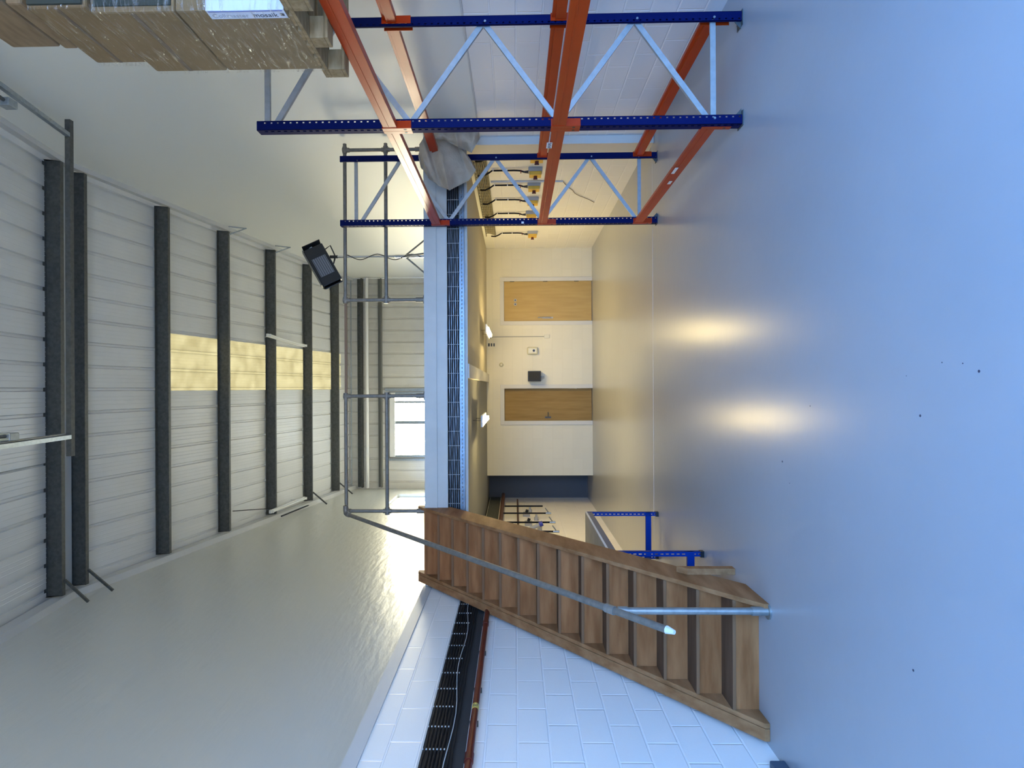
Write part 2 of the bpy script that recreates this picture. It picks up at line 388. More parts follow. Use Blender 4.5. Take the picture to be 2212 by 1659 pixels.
def rb(x0, x1, z0, z1):
    st = (0.333 - ((x0 + 3.0) % 0.333)) % 0.333
    bw.grid(ribbed((x0, YB, z0), (1, 0, 0), (0, -1, 0), (0, 0, 1), x1 - x0, z1 - z0, rd=-0.025, start=st))
rb(XUL, WX0, 2.8, 6.7); rb(WX1, XR, 2.8, 6.7); rb(WX0, WX1, 2.8, WZ0); rb(WX0, WX1, WZ1, 6.7)
struct('wall_back_upper', bw, M_BACKLINER)
struct('wall_back_outer', MB().box((XUL - .2, YB + 0.12, 0), (WX0, YB + 0.3, 7)).box((WX1, YB + 0.12, 0), (XR + .3, YB + 0.3, 7)).box((WX0, YB + 0.12, 0), (WX1, YB + 0.3, WZ0)).box((WX0, YB + 0.12, WZ1), (WX1, YB + 0.3, 7)), M_BACKLINER)
# roof: ribbed liner both sides of the apex, rooflight sheets left out
def roof_sheet(name, x0, x1, ya, yb):
    a, b = Vector((x0, ya, zroof(ya))), Vector((x0, yb, zroof(yb)))
    st = (0.333 - ((x0 + 2.99) % 0.333)) % 0.333
    mb = MB(); d = (b - a); L = d.length
    mb.grid(ribbed(a, (1, 0, 0), (0, 0, 1), d.normalized(), x1 - x0, L, rd=0.03, start=st))
    return mb
SX0, SX1, SY0, SY1 = -0.02, 0.965, 10.2, 17.0
rf = MB()
YE = YB + 0.25
for x0, x1, ya, yb in ((XUL, SX0, YA, YE), (SX1, XR, YA, YE), (SX0, SX1, YA, SY0), (SX0, SX1, SY1, YE)):
    g = roof_sheet('', x0, x1, ya, yb); rf._add(g.v, g.f)
struct('ceiling', rf, M_LINER)
rn = MB()
NX0, NX1, NY0, NY1 = -1.0, 0.95, -0.6, 5.6
for x0, x1, ya, yb in ((XUL, NX0, YF, YA), (NX1, XR, YF, YA), (NX0, NX1, NY1, YA), (NX0, NX1, YF, NY0)):
    g = roof_sheet('', x0, x1, ya, yb); rn._add(g.v, g.f)
struct('ceiling_front', rn, M_LINER)
def pane(name, x0, x1, y0, y1, m):
    g = roof_sheet('', x0, x1, y0, y1); o = struct(name, g, m); return o
pane('window_2', SX0, SX1, SY0, SY1, M_SKYL)
pane('added_rooflight', NX0, NX1, NY0, NY1, M_SKY_ADDED)  # unseen rooflight above the camera, added to brighten the upper walls
# smooth coving between liner and side walls
struct('trim_5', MB().bar((XUL + 0.05, YA, ZA - 0.13), (XUL + 0.05, YB, zroof(YB) - 0.13), 0.10, 0.16), M_TRIM)
struct('trim_6', MB().bar((XUL + 0.05, YF, zroof(YF) - 0.13), (XUL + 0.05, YA, ZA - 0.13), 0.10, 0.16), M_TRIM)
struct('trim_7', MB().bar((XR - 0.03, YA, ZA - 0.10), (XR - 0.03, YB, zroof(YB) - 0.10), 0.07, 0.10), M_TRIM)
struct('trim_8', MB().bar((XR - 0.03, YF, zroof(YF) - 0.10), (XR - 0.03, YA, ZA - 0.10), 0.07, 0.10), M_TRIM)
struct('trim_9', MB().box((XUL, YA - 0.16, ZA - 0.045), (XR, YA + 0.16, ZA - 0.03)), M_LINER)

# mezzanine
mz_ = MB()
mz_.box((XUL, YM + 0.05, 2.62), (XR, YB, ZM))
struct('mezzanine_floor', mz_, M_TRIM)
fa = MB().box((XL, YM, 2.595), (XR, YM + 0.05, ZM)).box((XL, YM - 0.012, 2.735), (XR, YM, ZM)).box((XL, YM - 0.02, 2.728), (XR, YM, 2.737))
struct('trim_10', fa, M_FASCIA)
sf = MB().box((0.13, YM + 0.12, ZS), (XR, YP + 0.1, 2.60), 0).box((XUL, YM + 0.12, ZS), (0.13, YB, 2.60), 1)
struct('ceiling_soffit', sf, [M_SOFFIT, M_SOFFIT_SHADE])
struct('trim_11', MB().box((XL, YM + 0.085, ZS - 0.035), (XR, YM + 0.12, 2.60)), M_FASCIA)
struct('beam_casing', MB().box((0.13, YM + 0.12, ZS - 0.05), (0.31, YP, ZS)), M_BULK)

# partition under the mezzanine, door openings
D1 = (1.45, 2.46); D2 = (-0.80, 0.04); DZ1 = 2.04
wp = MB()
XP0 = -1.98
for a, b in ((XP0, D2[0]), (D2[1], D1[0]), (D1[1], XR)): wp.box((a, YP, 0), (b, YP + 0.12, ZS))
for d in (D1, D2): wp.box((d[0], YP, DZ1), (d[1], YP + 0.12, ZS))
struct('wall_back', wp, M_BACKLOW)
struct('wall_passage', MB().box((XP0, YP + 0.12, 0), (XP0 + 0.12, YB, ZS)), M_BACKLOW)
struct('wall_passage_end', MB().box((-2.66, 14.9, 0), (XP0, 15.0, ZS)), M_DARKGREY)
def door(name, d, leafm, setback, hinge_left):
    x0, x1 = d
    t = tag(bpy.data.objects.new(name, None), kind='structure'); COL.objects.link(t); t.location = ((x0 + x1) / 2, YP, 0); t['org'] = list(t.location)
    f = MB(); fwid = 0.055
    for a, b in (((x0 - 0.035, 0), (x0 + fwid, DZ1 + 0.035)), ((x1 - fwid, 0), (x1 + 0.035, DZ1 + 0.035)), ((x0 + fwid, DZ1 - fwid), (x1 - fwid, DZ1 + 0.035))):
        f.box((a[0], YP - 0.016, a[1]), (b[0], YP + 0.13, b[1]))
    f.build('door_frame', M_FRAME, t, bevel=0.004)
    yl = YP + setback
    lf = MB().box((x0 + fwid + 0.004, yl, 0.012), (x1 - fwid - 0.004, yl + 0.044, DZ1 - fwid - 0.004)).build('door_leaf', leafm, t)
    hx = x0 + fwid + 0.075
    if hinge_left is False:
        h = MB().box((hx - 0.02, yl - 0.008, 0.93), (hx + 0.02, yl, 1.12)).tube([(hx, yl - 0.05, 0.96), (hx, yl - 0.05, 1.22)], 0.011).tube([(hx, yl, 0.97), (hx, yl - 0.05, 0.97)], 0.009).tube([(hx, yl, 1.21), (hx, yl - 0.05, 1.21)], 0.009)
        h.tube([(hx, yl, 0.90), (hx, yl - 0.02, 0.90)], 0.022)
        h.build('pull_handle', M_GREYP, lf, smooth=True)
        for zz in (0.3, 1.0, 1.75):
            MB().tube([(x1 - fwid, yl - 0.006, zz), (x1 - fwid, yl - 0.006, zz + 0.10)], 0.012).build('hinge', M_GALV_DK, t, smooth=True)
        for xx in (x0 + 0.44, x0 + 0.53):
            MB().tube([(xx, yl - 0.003, 1.73), (xx, yl, 1.73)], 0.034, 20).tube([(xx, yl - 0.005, 1.73), (xx, yl - 0.003, 1.73)], 0.014, 12, mi=1).build('sign_disc', [M_GREYP, M_BLACK], lf)
    else:
        h = MB().tube([(hx, yl, 1.0), (hx, yl - 0.045, 1.0)], 0.013).tube([(hx, yl - 0.045, 1.0), (hx + 0.12, yl - 0.045, 1.0)], 0.010).box((hx - 0.02, yl - 0.006, 0.93), (hx + 0.02, yl, 1.07))
        h.build('lever_handle', M_GALV_DK, lf, smooth=True)
    return t
door('door_1', D1, M_LEAF, 0.015, False)
door('door_2', D2, M_LEAF2, 0.075, True)

# window in the upper far wall
wt = tag(bpy.data.objects.new('window_1', None), kind='structure'); COL.objects.link(wt); wt.location = (-1.03, YB, WZ0); wt['org'] = list(wt.location)
fr = MB()
for a, b in (((WX0, WZ0), (WX0 + 0.07, WZ1)), ((WX1 - 0.07, WZ0), (WX1, WZ1)), ((WX0, WZ0), (WX1, WZ0 + 0.07)), ((WX0, WZ1 - 0.05), (WX1, WZ1)), ((-1.02, WZ0), (-0.93, WZ1)), ((-0.42, WZ0), (-0.36, WZ1))):
    fr.box((a[0], YB - 0.02, a[1]), (b[0], YB + 0.06, b[1]))
fr.build('window_frame', M_GALV, wt, bevel=0.004)
MB().box((WX0 + 0.06, YB + 0.02, WZ0 + 0.06), (WX1 - 0.06, YB + 0.026, WZ1 - 0.05)).build('window_pane', M_GLASS, wt)
MB().box((WX0 + 0.02, YB - 0.07, WZ1 - 0.18), (WX1 - 0.02, YB - 0.021, WZ1 - 0.03)).build('blind_box', M_WHITE, wt, bevel=0.006)
MB().box((WX0 - 0.09, YB - 0.05, 2.9), (WX0 - 0.03, YB - 0.027, WZ1 + 0.05)).box((WX1 + 0.02, YB - 0.05, 2.9), (WX1 + 0.10, YB - 0.027, WZ1 + 0.1)).build('window_jamb', M_GALV, wt)

w4 = tag(bpy.data.objects.new('window_4', None), kind='structure'); COL.objects.link(w4); w4.location = (XUL, (LY0 + LY1) / 2, LZ0); w4['org'] = list(w4.location)
fr = MB()
for a, b in (((LY0, LZ0), (LY0 + 0.05, LZ1)), ((LY1 - 0.05, LZ0), (LY1, LZ1)), ((LY0, LZ0), (LY1, LZ0 + 0.05)), ((LY0, LZ1 - 0.05), (LY1, LZ1))):
    fr.box((XUL - 0.14, a[0], a[1]), (XUL - 0.08, b[0], b[1]))
fr.build('window_frame', M_WHITE, w4)
MB().box((XUL - 0.115, LY0 + 0.05, LZ0 + 0.05), (XUL - 0.11, LY1 - 0.05, LZ1 - 0.05)).build('window_pane', M_GLASS, w4)

sm = MB()
for x, y, r in ((2115, 802, 0.006), (1988, 898, 0.006), (1973, 1448, 0.006), (1690, 997, 0.007), (2080, 785, 0.003), (2035, 783, 0.003), (1750, 877, 0.004), (1958, 812, 0.002), (1706, 1044, 0.003)):
    c = at(x, y, Z=0.0); sm.tube([(c.x, c.y, -0.002), (c.x, c.y, 0.001)], r, 7)
struct('trim_12', sm, M_INK)

# ------------------------------------------------------------------ roof purlins
def purlin(y, near=False, label='', x0=XUL + 0.12, x1=XR - 0.10):
    zt = zroof(y) - 0.005; zb = zt - 0.19; s = 1
    o = thing('roof_purlin', label, 'purlin', ((x0 + x1) / 2, y, zb), 'galvanised purlins under the roof liner')
    w = 0.065
    f = MB().prism([(0, 0), (w, 0.0), (w, 0.018), (w - 0.004, 0.018), (w - 0.004, 0.004), (0.004, 0.004), (0.004, 0.186), (-w, 0.186), (-w, 0.19), (0, 0.19)], (x0, y - 0.02, zb), (0, 1, 0), (0, 0, 1), (x1 - x0, 0, 0))
    f.build('channel', M_GALV_DK, o)
    return o
PY_ = [8.53, 10.15, 11.75, 13.37, 14.98, 16.45]
PL = ['dark galvanised purlin just beyond the roof apex, crossing wall to wall', 'dark purlin at the near end of the yellowed rooflight',
      'dark purlin crossing the rooflight one bay in, bracket on its right end', 'dark purlin crossing the rooflight above the white batten lights',
      'dark purlin crossing the rooflight behind the black floodlight', 'furthest dark purlin, nearest the upper far wall']
for y, lb in zip(PY_, PL):
    o = purlin(y, label=lb)
    z = o.location.z
    if y in (PY_[2], PY_[3]):
        MB().bar((XR - 0.16, y + 0.03, z + 0.02), (XR - 0.02, y + 0.10, z - 0.30), 0.02, 0.02).bar((XR - 0.02, y - 0.05, z - 0.02), (XR - 0.02, y + 0.12, z - 0.30), 0.02, 0.012).build('end_bracket', M_GALV, o)
    if y in (PY_[0], PY_[4], PY_[5]):
        MB().bar((XUL + 0.32, y + 0.03, z), (XUL + 0.02, y + 0.05, z - 0.34), 0.03, 0.03).build('end_brace', M_GALV_DK, o)
pn = purlin(8.06, label='dark purlin on the near side of the roof apex, behind the steel channel')
MB().bar((XUL + 0.32, 8.09, pn.location.z), (XUL + 0.02, 8.12, pn.location.z - 0.30), 0.03, 0.03).build('end_brace', M_GALV_DK, pn)

# sheeting rails across the upper far wall
def hrail(name, z, h, d, m, label, cat, x0=XUL + 0.05, x1=XR - 0.02, y=YB - 0.03, tube=False, grp=None):
    if tube: mb = MB().tube([(x0, y - d, z), (x1, y - d, z)], h / 2, 14)
    else: mb = MB().prism([(0, 0), (-d, 0), (-d, h * 0.25), (-d + 0.006, h * 0.25), (-d + 0.006, 0.006), (-0.006, 0.006), (-0.006, h), (0, h)], (x0, y, z - h / 2), (0, 1, 0), (0, 0, 1), (x1 - x0, 0, 0))
    return tag(mb.build(name, m, smooth=tube), label, cat, grp)
zz = lambda x: at(x, 900, Y=17.35).z
hrail('sheeting_rail', zz(777), 0.17, 0.14, M_GALV_DK, 'dark steel rail across the far wall above the white pipe', 'rail')
hrail('sheeting_rail', zz(820), 0.12, 0.12, mat('grey_rail', (0.16, 0.16, 0.14), 0.5, 0.3), 'grey steel rail across the far wall along the window head', 'rail')
hrail('overflow_pipe', zz(794), 0.10, 0.10, M_WHITE, 'long white pipe along the upper far wall between two steel rails', 'pipe', tube=True, y=YB - 0.1)
hrail('eaves_cable', zz(757), 0.03, 0.02, M_GALV, 'thin grey conduit along the top of the far wall', 'conduit', tube=True)

# unlit batten lights hung below the roof
def batten(p, q, label):
    t = thing('batten_light', label, 'light fitting', (Vector(p) + Vector(q)) / 2, 'unlit batten lights under the roof')
    MB().bar(p, q, 0.07, 0.05).build('body', M_WHITE, t, bevel=0.004)
    p2, q2 = Vector(p) + Vector((0, 0.04, -0.05)), Vector(q) + Vector((0, -0.04, -0.05))
    MB().tube([p2, q2], 0.019).build('lamp_tube', M_DEADTUBE, t, smooth=True)
    for e in (p2, q2): MB().box(e - Vector((0.03, 0.012, 0.02)), e + Vector((0.03, 0.012, 0.045))).build('lamp_holder', M_WHITE, t)
    for k in (0.15, 0.85):
        c = Vector(p).lerp(Vector(q), k); MB().tube([c, (c.x, c.y, zroof(c.y) - 0.02)], 0.005, 6).build('suspension_wire', M_GALV, t)
batten(at(577, 724, Y=13.0), at(658, 747, Y=14.5), 'white batten light hung beside the rooflight, thin tube unlit')
batten(at(583, 1106, Y=13.1), at(658, 1076, Y=14.5), 'white batten light hung at the foot of the roof by the left wall')
lead = [at(503, 1104, Y=11.9), at(560, 1100, Y=12.6), at(590, 1098, Y=13.1)]
tag(MB().tube(lead, 0.008, 8).build('light_flex', M_CABLE, smooth=True), 'black flex running to the left batten light from the roof', 'cable')
lead = [at(608, 1115, Y=13.2, X=None), at(660, 1094, Y=14.6), at(700, 1078, Y=15.8), at(733, 1063, Y=17.3)]
tag(MB().tube(lead, 0.016, 8).build('wall_cable', M_CABLE, smooth=True), 'sagging black cable along the left wall under the eaves', 'cable')

# sectional door tracks overhead
def track(xw, label, xb):
    p = Vector((xw, 6.95, 6.87)); dv = Vector((0, -1, -0.165)).normalized()
    t = thing('door_track', label, 'door track', p, 'overhead door tracks')
    q = p + dv * 8.2
    MB().bar(p, q, 0.045, 0.05).build('rail', M_GALV, t)
    MB().tube([p + Vector((0.03, 0, 0.05)), q + Vector((0.03, 0, 0.05))], 0.014).build('conduit', M_TUBE_L, t, smooth=True)
    c = p + dv * 1.0
    MB().box(c - Vector((0.05 + xb, 0.06, 0.02)), c + Vector((0.03 - xb, 0.06, 0.10))).build('buffer', M_GALV, t, bevel=0.01)
    MB().tube([c + Vector((-xb, 0, 0.04)), c + Vector((-xb, -0.5, -0.05))], [0.02, 0.012]).build('spring_rod', M_GALV_DK, t, smooth=True)
    for k in (3.4, 6.6):
        c = p + dv * (0.1 + k); MB().box((c.x - 0.015, c.y - 0.015, c.z), (c.x + 0.015, c.y + 0.015, zroof(c.y) - 0.0)).build('hanger', M_GALV_DK, t)
track(at(137, 291, Y=6.95).x, 'galvanised door track running overhead beside the right wall', 0.09)
track(at(133, 944, Y=6.95).x, 'galvanised door track running overhead, further from the right wall', -0.09)
xa, xb_ = at(137, 260, Y=7.0).x, at(137, 985, Y=7.0).x
tag(MB().prism([(0, 0), (0.06, 0), (0.06, 0.06), (0.045, 0.06), (0.045, 0.012), (0.015, 0.012), (0.015, 0.06), (0, 0.06)], (xb_, 6.97, 6.86), (0, 1, 0), (0, 0, 1), (xa - xb_, 0, 0)).build('strut_channel', M_GALV_DK), 'slotted steel channel spanning between the ends of the two door tracks', 'steel channel')

# ------------------------------------------------------------------ pallet racking
RFX, RBX = 2.005, 2.865          # outer faces of front and back posts
NEARY, FARY, NEAR0 = 4.72, 7.52, 1.92
rack = thing('pallet_rack', 'blue and orange pallet rack with grey braces along the right wall', 'pallet rack', (2.43, 4.9, 0))
LEAN = 0.004
def post(xo, y, h, sgn):
    """C-section upright, outer face at xo, opening inward; sgn +1 front, -1 back"""
    m = MB(); w = 0.072; d = 0.085
    m.perf((xo, y, 0), (sgn, 0, 0), (0, 0, 1), w, h, 0.05, 0.011, 0.014, w - 0.016)
    m.perf((xo, y + d, 0), (sgn, 0, 0), (0, 0, 1), 0.03, h, 0.05, 0.006, 0.01, 0.015)
    m.perf((xo, y, 0), (0, 1, 0), (0, 0, 1), d, h, 0.05, 0.02, 0.026, d * 0.3)
    m.grid([[Vector((xo + sgn * w, y, 0)), Vector((xo + sgn * w, y + 0.018, 0))], [Vector((xo + sgn * w, y, h)), Vector((xo + sgn * w, y + 0.018, h))]])
    o = m.build('upright', M_BLUE, rack, solid=0.0025)
    fx0, fx1 = sorted((xo - sgn * 0.012, xo + sgn * 0.105))
    MB().box((fx0, y - 0.01, 0), (fx1, y + d + 0.02, 0.006)).prism([(0, 0), (0.055, 0), (0, 0.05)], (xo + sgn * w, y + 0.02, 0.005), (sgn, 0, 0), (0, 0, 1), (0, 0.004, 0)).tube([(xo + sgn * 0.09, y + 0.04, 0.005), (xo + sgn * 0.09, y + 0.04, 0.03)], 0.008, 8).build('foot_plate', M_GALV_DK, o)
def frame(y, h, ztop):
    post(RFX, y, h, 1); post(RBX, y, h, -1)
    xf, xb = RFX + 0.07, RBX - 0.07
    def br(p, q): 
        MB().bar(p, q, 0.004, 0.042, (0, 1, 0)).bar(Vector(p) + Vector((0, 0.0165, 0)), Vector(q) + Vector((0, 0.0165, 0)), 0.028, 0.036, (0, 1, 0)).build('brace', M_BRACE, rack)
    yb = y + 0.035
    br((xf - 0.03, yb, 0.215), (xb + 0.03, yb, 0.215))
    zf = [0.25, 1.40, 2.55, ztop - 0.06]; zb = [0.80, 1.965, 3.12]
    for i in range(3):
        br((xf - 0.02, yb, zf[i]), (xb + 0.02, yb, zb[i])); br((xb + 0.02, yb, zb[i] + 0.03), (xf - 0.02, yb, zf[i + 1]))
    br((xf - 0.03, yb, ztop), (xb + 0.03, yb, ztop))
    for (x, z) in ((xf - 0.025, 0.215), (xb + 0.025, 0.215), (xb + 0.025, zb[0]), (xb + 0.025, zb[1])):
        MB().tube([(x, y - 0.008, z), (x, y, z)], 0.009, 8).build('bolt', M_GALV, rack)
frame(NEARY, 3.74, 3.67); frame(FARY, 3.89, 3.70); frame(NEAR0, 3.74, 3.67)
def beam(front, y0, y1, z, h=0.105, sticker=None):
    s = 1 if front else -1; xo = RFX if front else RBX
    # stepped box section, connectors hooked on the post faces
    m = MB().prism([(0, 0), (0.05, 0), (0.05, h - 0.028), (0.03, h - 0.028), (0.03, h), (0, h)], (xo, y0 + 0.088, z - h / 2), (s, 0, 0), (0, 0, 1), (0, y1 - y0 - 0.092, 0))
    m.box((min(xo, xo - s * 0.003), y0 + 0.1, z + h * 0.05), (max(xo, xo - s * 0.003), y1 - 0.02, z + h * 0.14))
    o = m.build('beam', M_ORANGE, rack, bevel=0.004)
    for (ya, yb) in ((y0 + 0.044, y0 + 0.088), (y1 - 0.006, y1 + 0.040)):
        x0, x1 = sorted((xo - s * 0.004, xo - s * 0.001))
        c = MB().box((x0, ya, z - h / 2 - 0.11), (x1, yb, z + h / 2 + 0.01))
        yy = yb if ya > y0 and ya < y1 - 0.1 else ya - 0.0045
        xa, xb2 = sorted((xo - s * 0.004, xo + s * 0.055))
        c.box((xa, yy - 0.001, z - h / 2 - 0.11), (xb2, yy + 0.004, z + h / 2 + 0.01))
        c.build('connector', M_ORANGE, o)
        MB().box((x0 - 0.0015, ya + 0.012, z - h / 2 - 0.07), (x1 + 0.0015, ya + 0.030, z - h / 2 - 0.05)).build('lock_hole', M_BLACK, o)
    return o
b_all = []
for (y0, y1) in ((NEAR0, NEARY), (NEARY, FARY)):
    for fz in (True, False):
        b_all.append(beam(fz, y0, y1, 2.70)); b_all.append(beam(fz, y0, y1, 1.40))
        if y0 == NEARY: b_all.append(beam(fz, y0, y1, 0.235))
# small stickers on the far bay beams and post
def sticker(p0, u, v, w, h, m, parent, name='sticker'):
    p0, u, v = Vector(p0), Vector(u), Vector(v)
    n = u.cross(v).normalized() * 0.0006
    return MB().prism([(0, 0), (w, 0), (w, h), (0, h)], p0 - n, u, v, n * 2).build(name, m, parent)
p = at(1188, 307, X=RFX); st = sticker(p + Vector((-0.004, 0, -0.02)), (0, 1, 0), (0, 0, 1), 0.12, 0.045, M_WHITE, rack, 'load_sticker')
for k in range(5):
    MB().box((p.x - 0.006, p.y + 0.012 + k * 0.022, p.z - 0.014 + (k % 2) * 0.006), (p.x - 0.0045, p.y + 0.022 + k * 0.022, p.z + 0.014)).build('sticker_print', M_INK, rack)
for (x, y, w, h) in ((1460, 363, 0.16, 0.03), (1447, 392, 0.09, 0.03)):
    p = at(x, y, X=RFX); sticker(p + Vector((-0.004, -0.02, -0.02)), (0, 1, 0.0), (0, 0, 1), w, h, M_WHITE, rack, 'torn_label')
p = at(1129, 481, Y=FARY); MB().box((p.x - 0.012, FARY - 0.006, p.z - 0.015), (p.x + 0.012, FARY - 0.003, p.z + 0.015)).build('post_label', M_WHITE, rack)

# ------------------------------------------------------------------ pallet with cartons on the top beams
PZ = 2.755
pal = thing('wooden_pallet', 'rough wooden pallet resting on the top orange beams', 'pallet', (2.4, 3.4, PZ))
py0, py1, px0, px1 = 2.98, 3.74, 1.905, 2.93
for i, yy in enumerate((py0, (py0 + py1) / 2 - 0.05, py1 - 0.10)):
    MB().box((px0, yy, PZ), (px1, yy + 0.10, PZ + 0.02)).build('bottom_board', M_PALLET, pal, bevel=0.003)
    for xx in (px0, (px0 + px1) / 2 - 0.06, px1 - 0.12):
        MB().box((xx, yy, PZ + 0.02), (xx + 0.12, yy + 0.10, PZ + 0.10)).build('block', M_PALLET, pal, bevel=0.004)
for xx in (px0, (px0 + px1) / 2 - 0.06, px1 - 0.12):
    MB().box((xx, py0, PZ + 0.10), (xx + 0.12, py1, PZ + 0.12)).build('cross_board', M_PALLET, pal, bevel=0.003)
for k in range(6):
    yy = py0 + k * (py1 - py0 - 0.09) / 5
    MB().box((px0, yy, PZ + 0.12), (px1, yy + 0.09, PZ + 0.14)).build('deck_board', M_PALLET, pal, bevel=0.003)
CZ = PZ + 0.14
def carton(name, a, b, m, label, seam=True, cat='box'):
    t = thing(name, label, cat, ((a[0] + b[0]) / 2, (a[1] + b[1]) / 2, a[2]), 'cartons stacked on the rack pallet')
    MB().box(a, b).build('body', m, t, bevel=0.012)
    if seam:
        MB().box((a[0] - 0.002, a[1] + 0.01, a[2] + (b[2] - a[2]) * 0.48), (a[0] - 0.0005, b[1] - 0.01, a[2] + (b[2] - a[2]) * 0.54)).build('tape', mat('parcel_tape', (0.16, 0.11, 0.07), 0.3), t)
    return t
x0 = 1.93
ca = carton('carton', (x0, 3.10, CZ), (2.86, 3.69, CZ + 0.58), M_CARD, 'lowest brown carton on the rack pallet, white label on its corner', False)
carton('carton', (x0, 3.10, CZ + 0.585), (2.84, 3.69, CZ + 1.02), M_CARD, 'brown film-wrapped carton second up on the pallet stack')
carton('carton', (x0 + 0.02, 3.08, CZ + 1.03), (2.80, 3.62, CZ + 1.34), M_CARD, 'brown carton third up on the pallet stack, narrower at the far side')
carton('wooden_case', (x0 + 0.03, 3.06, CZ + 1.35), (2.78, 3.48, CZ + 1.43), M_CRATE, 'thin flat wooden case under the topmost case on the stack', False)
carton('wooden_case', (x0 + 0.03, 3.00, CZ + 1.44), (2.78, 3.46, CZ + 1.72), M_CRATE, 'topmost wooden case on the pallet stack, grained planks', False)
for a, nm in ((CZ + 0.60, 0.40), (CZ + 1.045, 0.28)):
    MB().box((x0 + 0.03, 3.066 if nm < 0.3 else 3.092, a), (2.76, 3.079 if nm < 0.3 else 3.0995, a + nm)).build('end_panel', mat('dark_end_panel', (0.05, 0.055, 0.045), 0.8, spec=0.1), ca)
# label wrapped round the near corner
zl0, zl1 = CZ + 0.02, CZ + 0.42
MB().box((x0 - 0.004, 3.097, zl0), (x0 - 0.0015, 3.165, zl1)).box((x0 - 0.004, 3.094, zl0), (x0 + 0.5, 3.097, zl1)).build('printed_label', M_LABEL, ca)
MB().box((x0 - 0.0052, 3.100, zl0 + 0.01), (x0 - 0.004, 3.106, zl1 - 0.01)).build('label_line', mat('label_blue', (0.10, 0.14, 0.38), 0.5), ca)
def text_mesh(txt, size, M, m, parent, name, ext=0.0005):
    cu = bpy.data.curves.new('txt', 'FONT'); cu.body = txt; cu.size = size; cu.extrude = ext
    o = bpy.data.objects.new('txt', cu); COL.objects.link(o)
    dg = bpy.context.evaluated_depsgraph_get(); me = bpy.data.meshes.new_from_object(o.evaluated_get(dg))
    bpy.data.objects.remove(o); bpy.data.curves.remove(cu)
    me.transform(Matrix.Translation(-Vector(parent['org'])) @ M); me.materials.clear(); me.materials.append(m)
    ob = bpy.data.objects.new(name, me); COL.objects.link(ob); ob.parent = parent; ob['org'] = list(parent['org']); return ob
# letters run downwards on the left face of the carton: reading direction -Z, letter tops towards the camera (-Y)
RT = Matrix(((0, 0, -1, 0), (0, -1, 0, 0), (-1, 0, 0, 0), (0, 0, 0, 1)))
def on_face(y, z): return Matrix.Translation((x0 - 0.0048, y, z)) @ RT
text_mesh('mosaik', 0.046, on_face(3.152, CZ + 0.195), M_INK, ca, 'label_print')
text_mesh('Collmaster', 0.042, on_face(3.152, CZ + 0.405), M_INK2, ca, 'label_print')
MB().box((x0 - 0.0052, 3.125, CZ + 0.03), (x0 - 0.004, 3.145, CZ + 0.05)).build('label_print', M_INK, ca)
# stretch film around the cartons: its own crumpled shell
def film():
    m = MB(); n = 26; rows = []
    for i in range(33):
        z = CZ + 0.004 + i * 1.325 / 32; ring = []
        k = max(0.0, (z - CZ - 1.0) / 0.05); k = min(k, 1)
        pts = [(x0 - 0.008 + 0.015 * k, 3.075), (x0 - 0.008 + 0.015 * k, 3.695 - 0.07 * k), (2.875, 3.695 - 0.07 * k), (2.875, 3.075)]
        per = []
        for a in range(4):
            p, q = pts[a], pts[(a + 1) % 4]
            for j in range(n):
                t = j / n; per.append((p[0] + (q[0] - p[0]) * t, p[1] + (q[1] - p[1]) * t, a))
        per.append(per[0])
        for j, (x, y, a) in enumerate(per):
            r = 0.003 * math.sin(j * 0.2 + i * 1.9) + random.uniform(-0.0015, 0.0015)
            off = {0: (-abs(r), 0), 1: (0, abs(r)), 2: (abs(r), 0), 3: (0, -abs(r))}[a]
            ring.append(Vector((x + off[0], y + off[1], z)))
        ring[-1] = ring[0].copy()
        rows.append(ring)
    m.grid(rows)
    return tag(m.build('stretch_film', M_FILM, smooth=True), 'clear crinkled stretch film wrapped round the lower cartons on the pallet', 'stretch film')
film()

# ------------------------------------------------------------------ dust sheet over the top back beam
def drape(top, bot, Y0, rip, n=40, k=24, ph=0.0, sag=0.05):
    def lerp_poly(pts, t):
        t *= len(pts) - 1; i = min(int(t), len(pts) - 2); f = t - i; f = f * f * (3 - 2 * f) * 0.4 + f * 0.6
        return (pts[i][0] * (1 - f) + pts[i + 1][0] * f, pts[i][1] * (1 - f) + pts[i + 1][1] * f)
    rows = []
    for a in range(k + 1):
        t = a / k; row = []
        for b in range(n + 1):
            s = b / n; p, q = lerp_poly(top, s), lerp_poly(bot, s)
            x, y = p[0] * (1 - t) + q[0] * t, p[1] * (1 - t) + q[1] * t
            d = rip * (0.35 + 0.65 * t) * (math.sin(s * 17 + ph + t * 1.5) * 0.55 + math.sin(s * 31 + 1.3 + ph - t * 2.2) * 0.28 + 0.3 * math.sin(t * 5 + s * 4)) - sag * math.sin(PI * min(1, t * 1.1)) * math.sin(PI * s)
            row.append(at(x, y, Y=Y0 + d))
        rows.append(row)
    return rows
cl = MB()
cl.grid(drape([(905, 338), (906, 312), (917, 294), (948, 293), (984, 308), (1008, 334)], [(910, 362), (926, 384), (948, 402), (972, 411), (1012, 390), (1029, 366)], 7.33, 0.10))
cl.grid(drape([(905, 338), (906, 312), (917, 294), (948, 293), (984, 308), (1008, 334)], [(914, 362), (928, 380), (948, 398), (970, 405), (1008, 386), (1027, 362)], 7.46, 0.06, ph=1.0, sag=-0.03))
cl.grid(drape([(928, 291), (950, 281), (985, 279), (1012, 281), (1034, 284)], [(920, 300), (960, 302), (990, 318), (1018, 330), (1036, 300)], 7.15, 0.09, ph=2.0))
c_ = cl.build('dust_sheet', M_CLOTH, smooth=True)
tag(c_, 'crumpled grey cloth bundled over the top back beam at the far frame', 'cloth')
sd = c_.modifiers.new('s', 'SOLIDIFY'); sd.thickness = 0.008

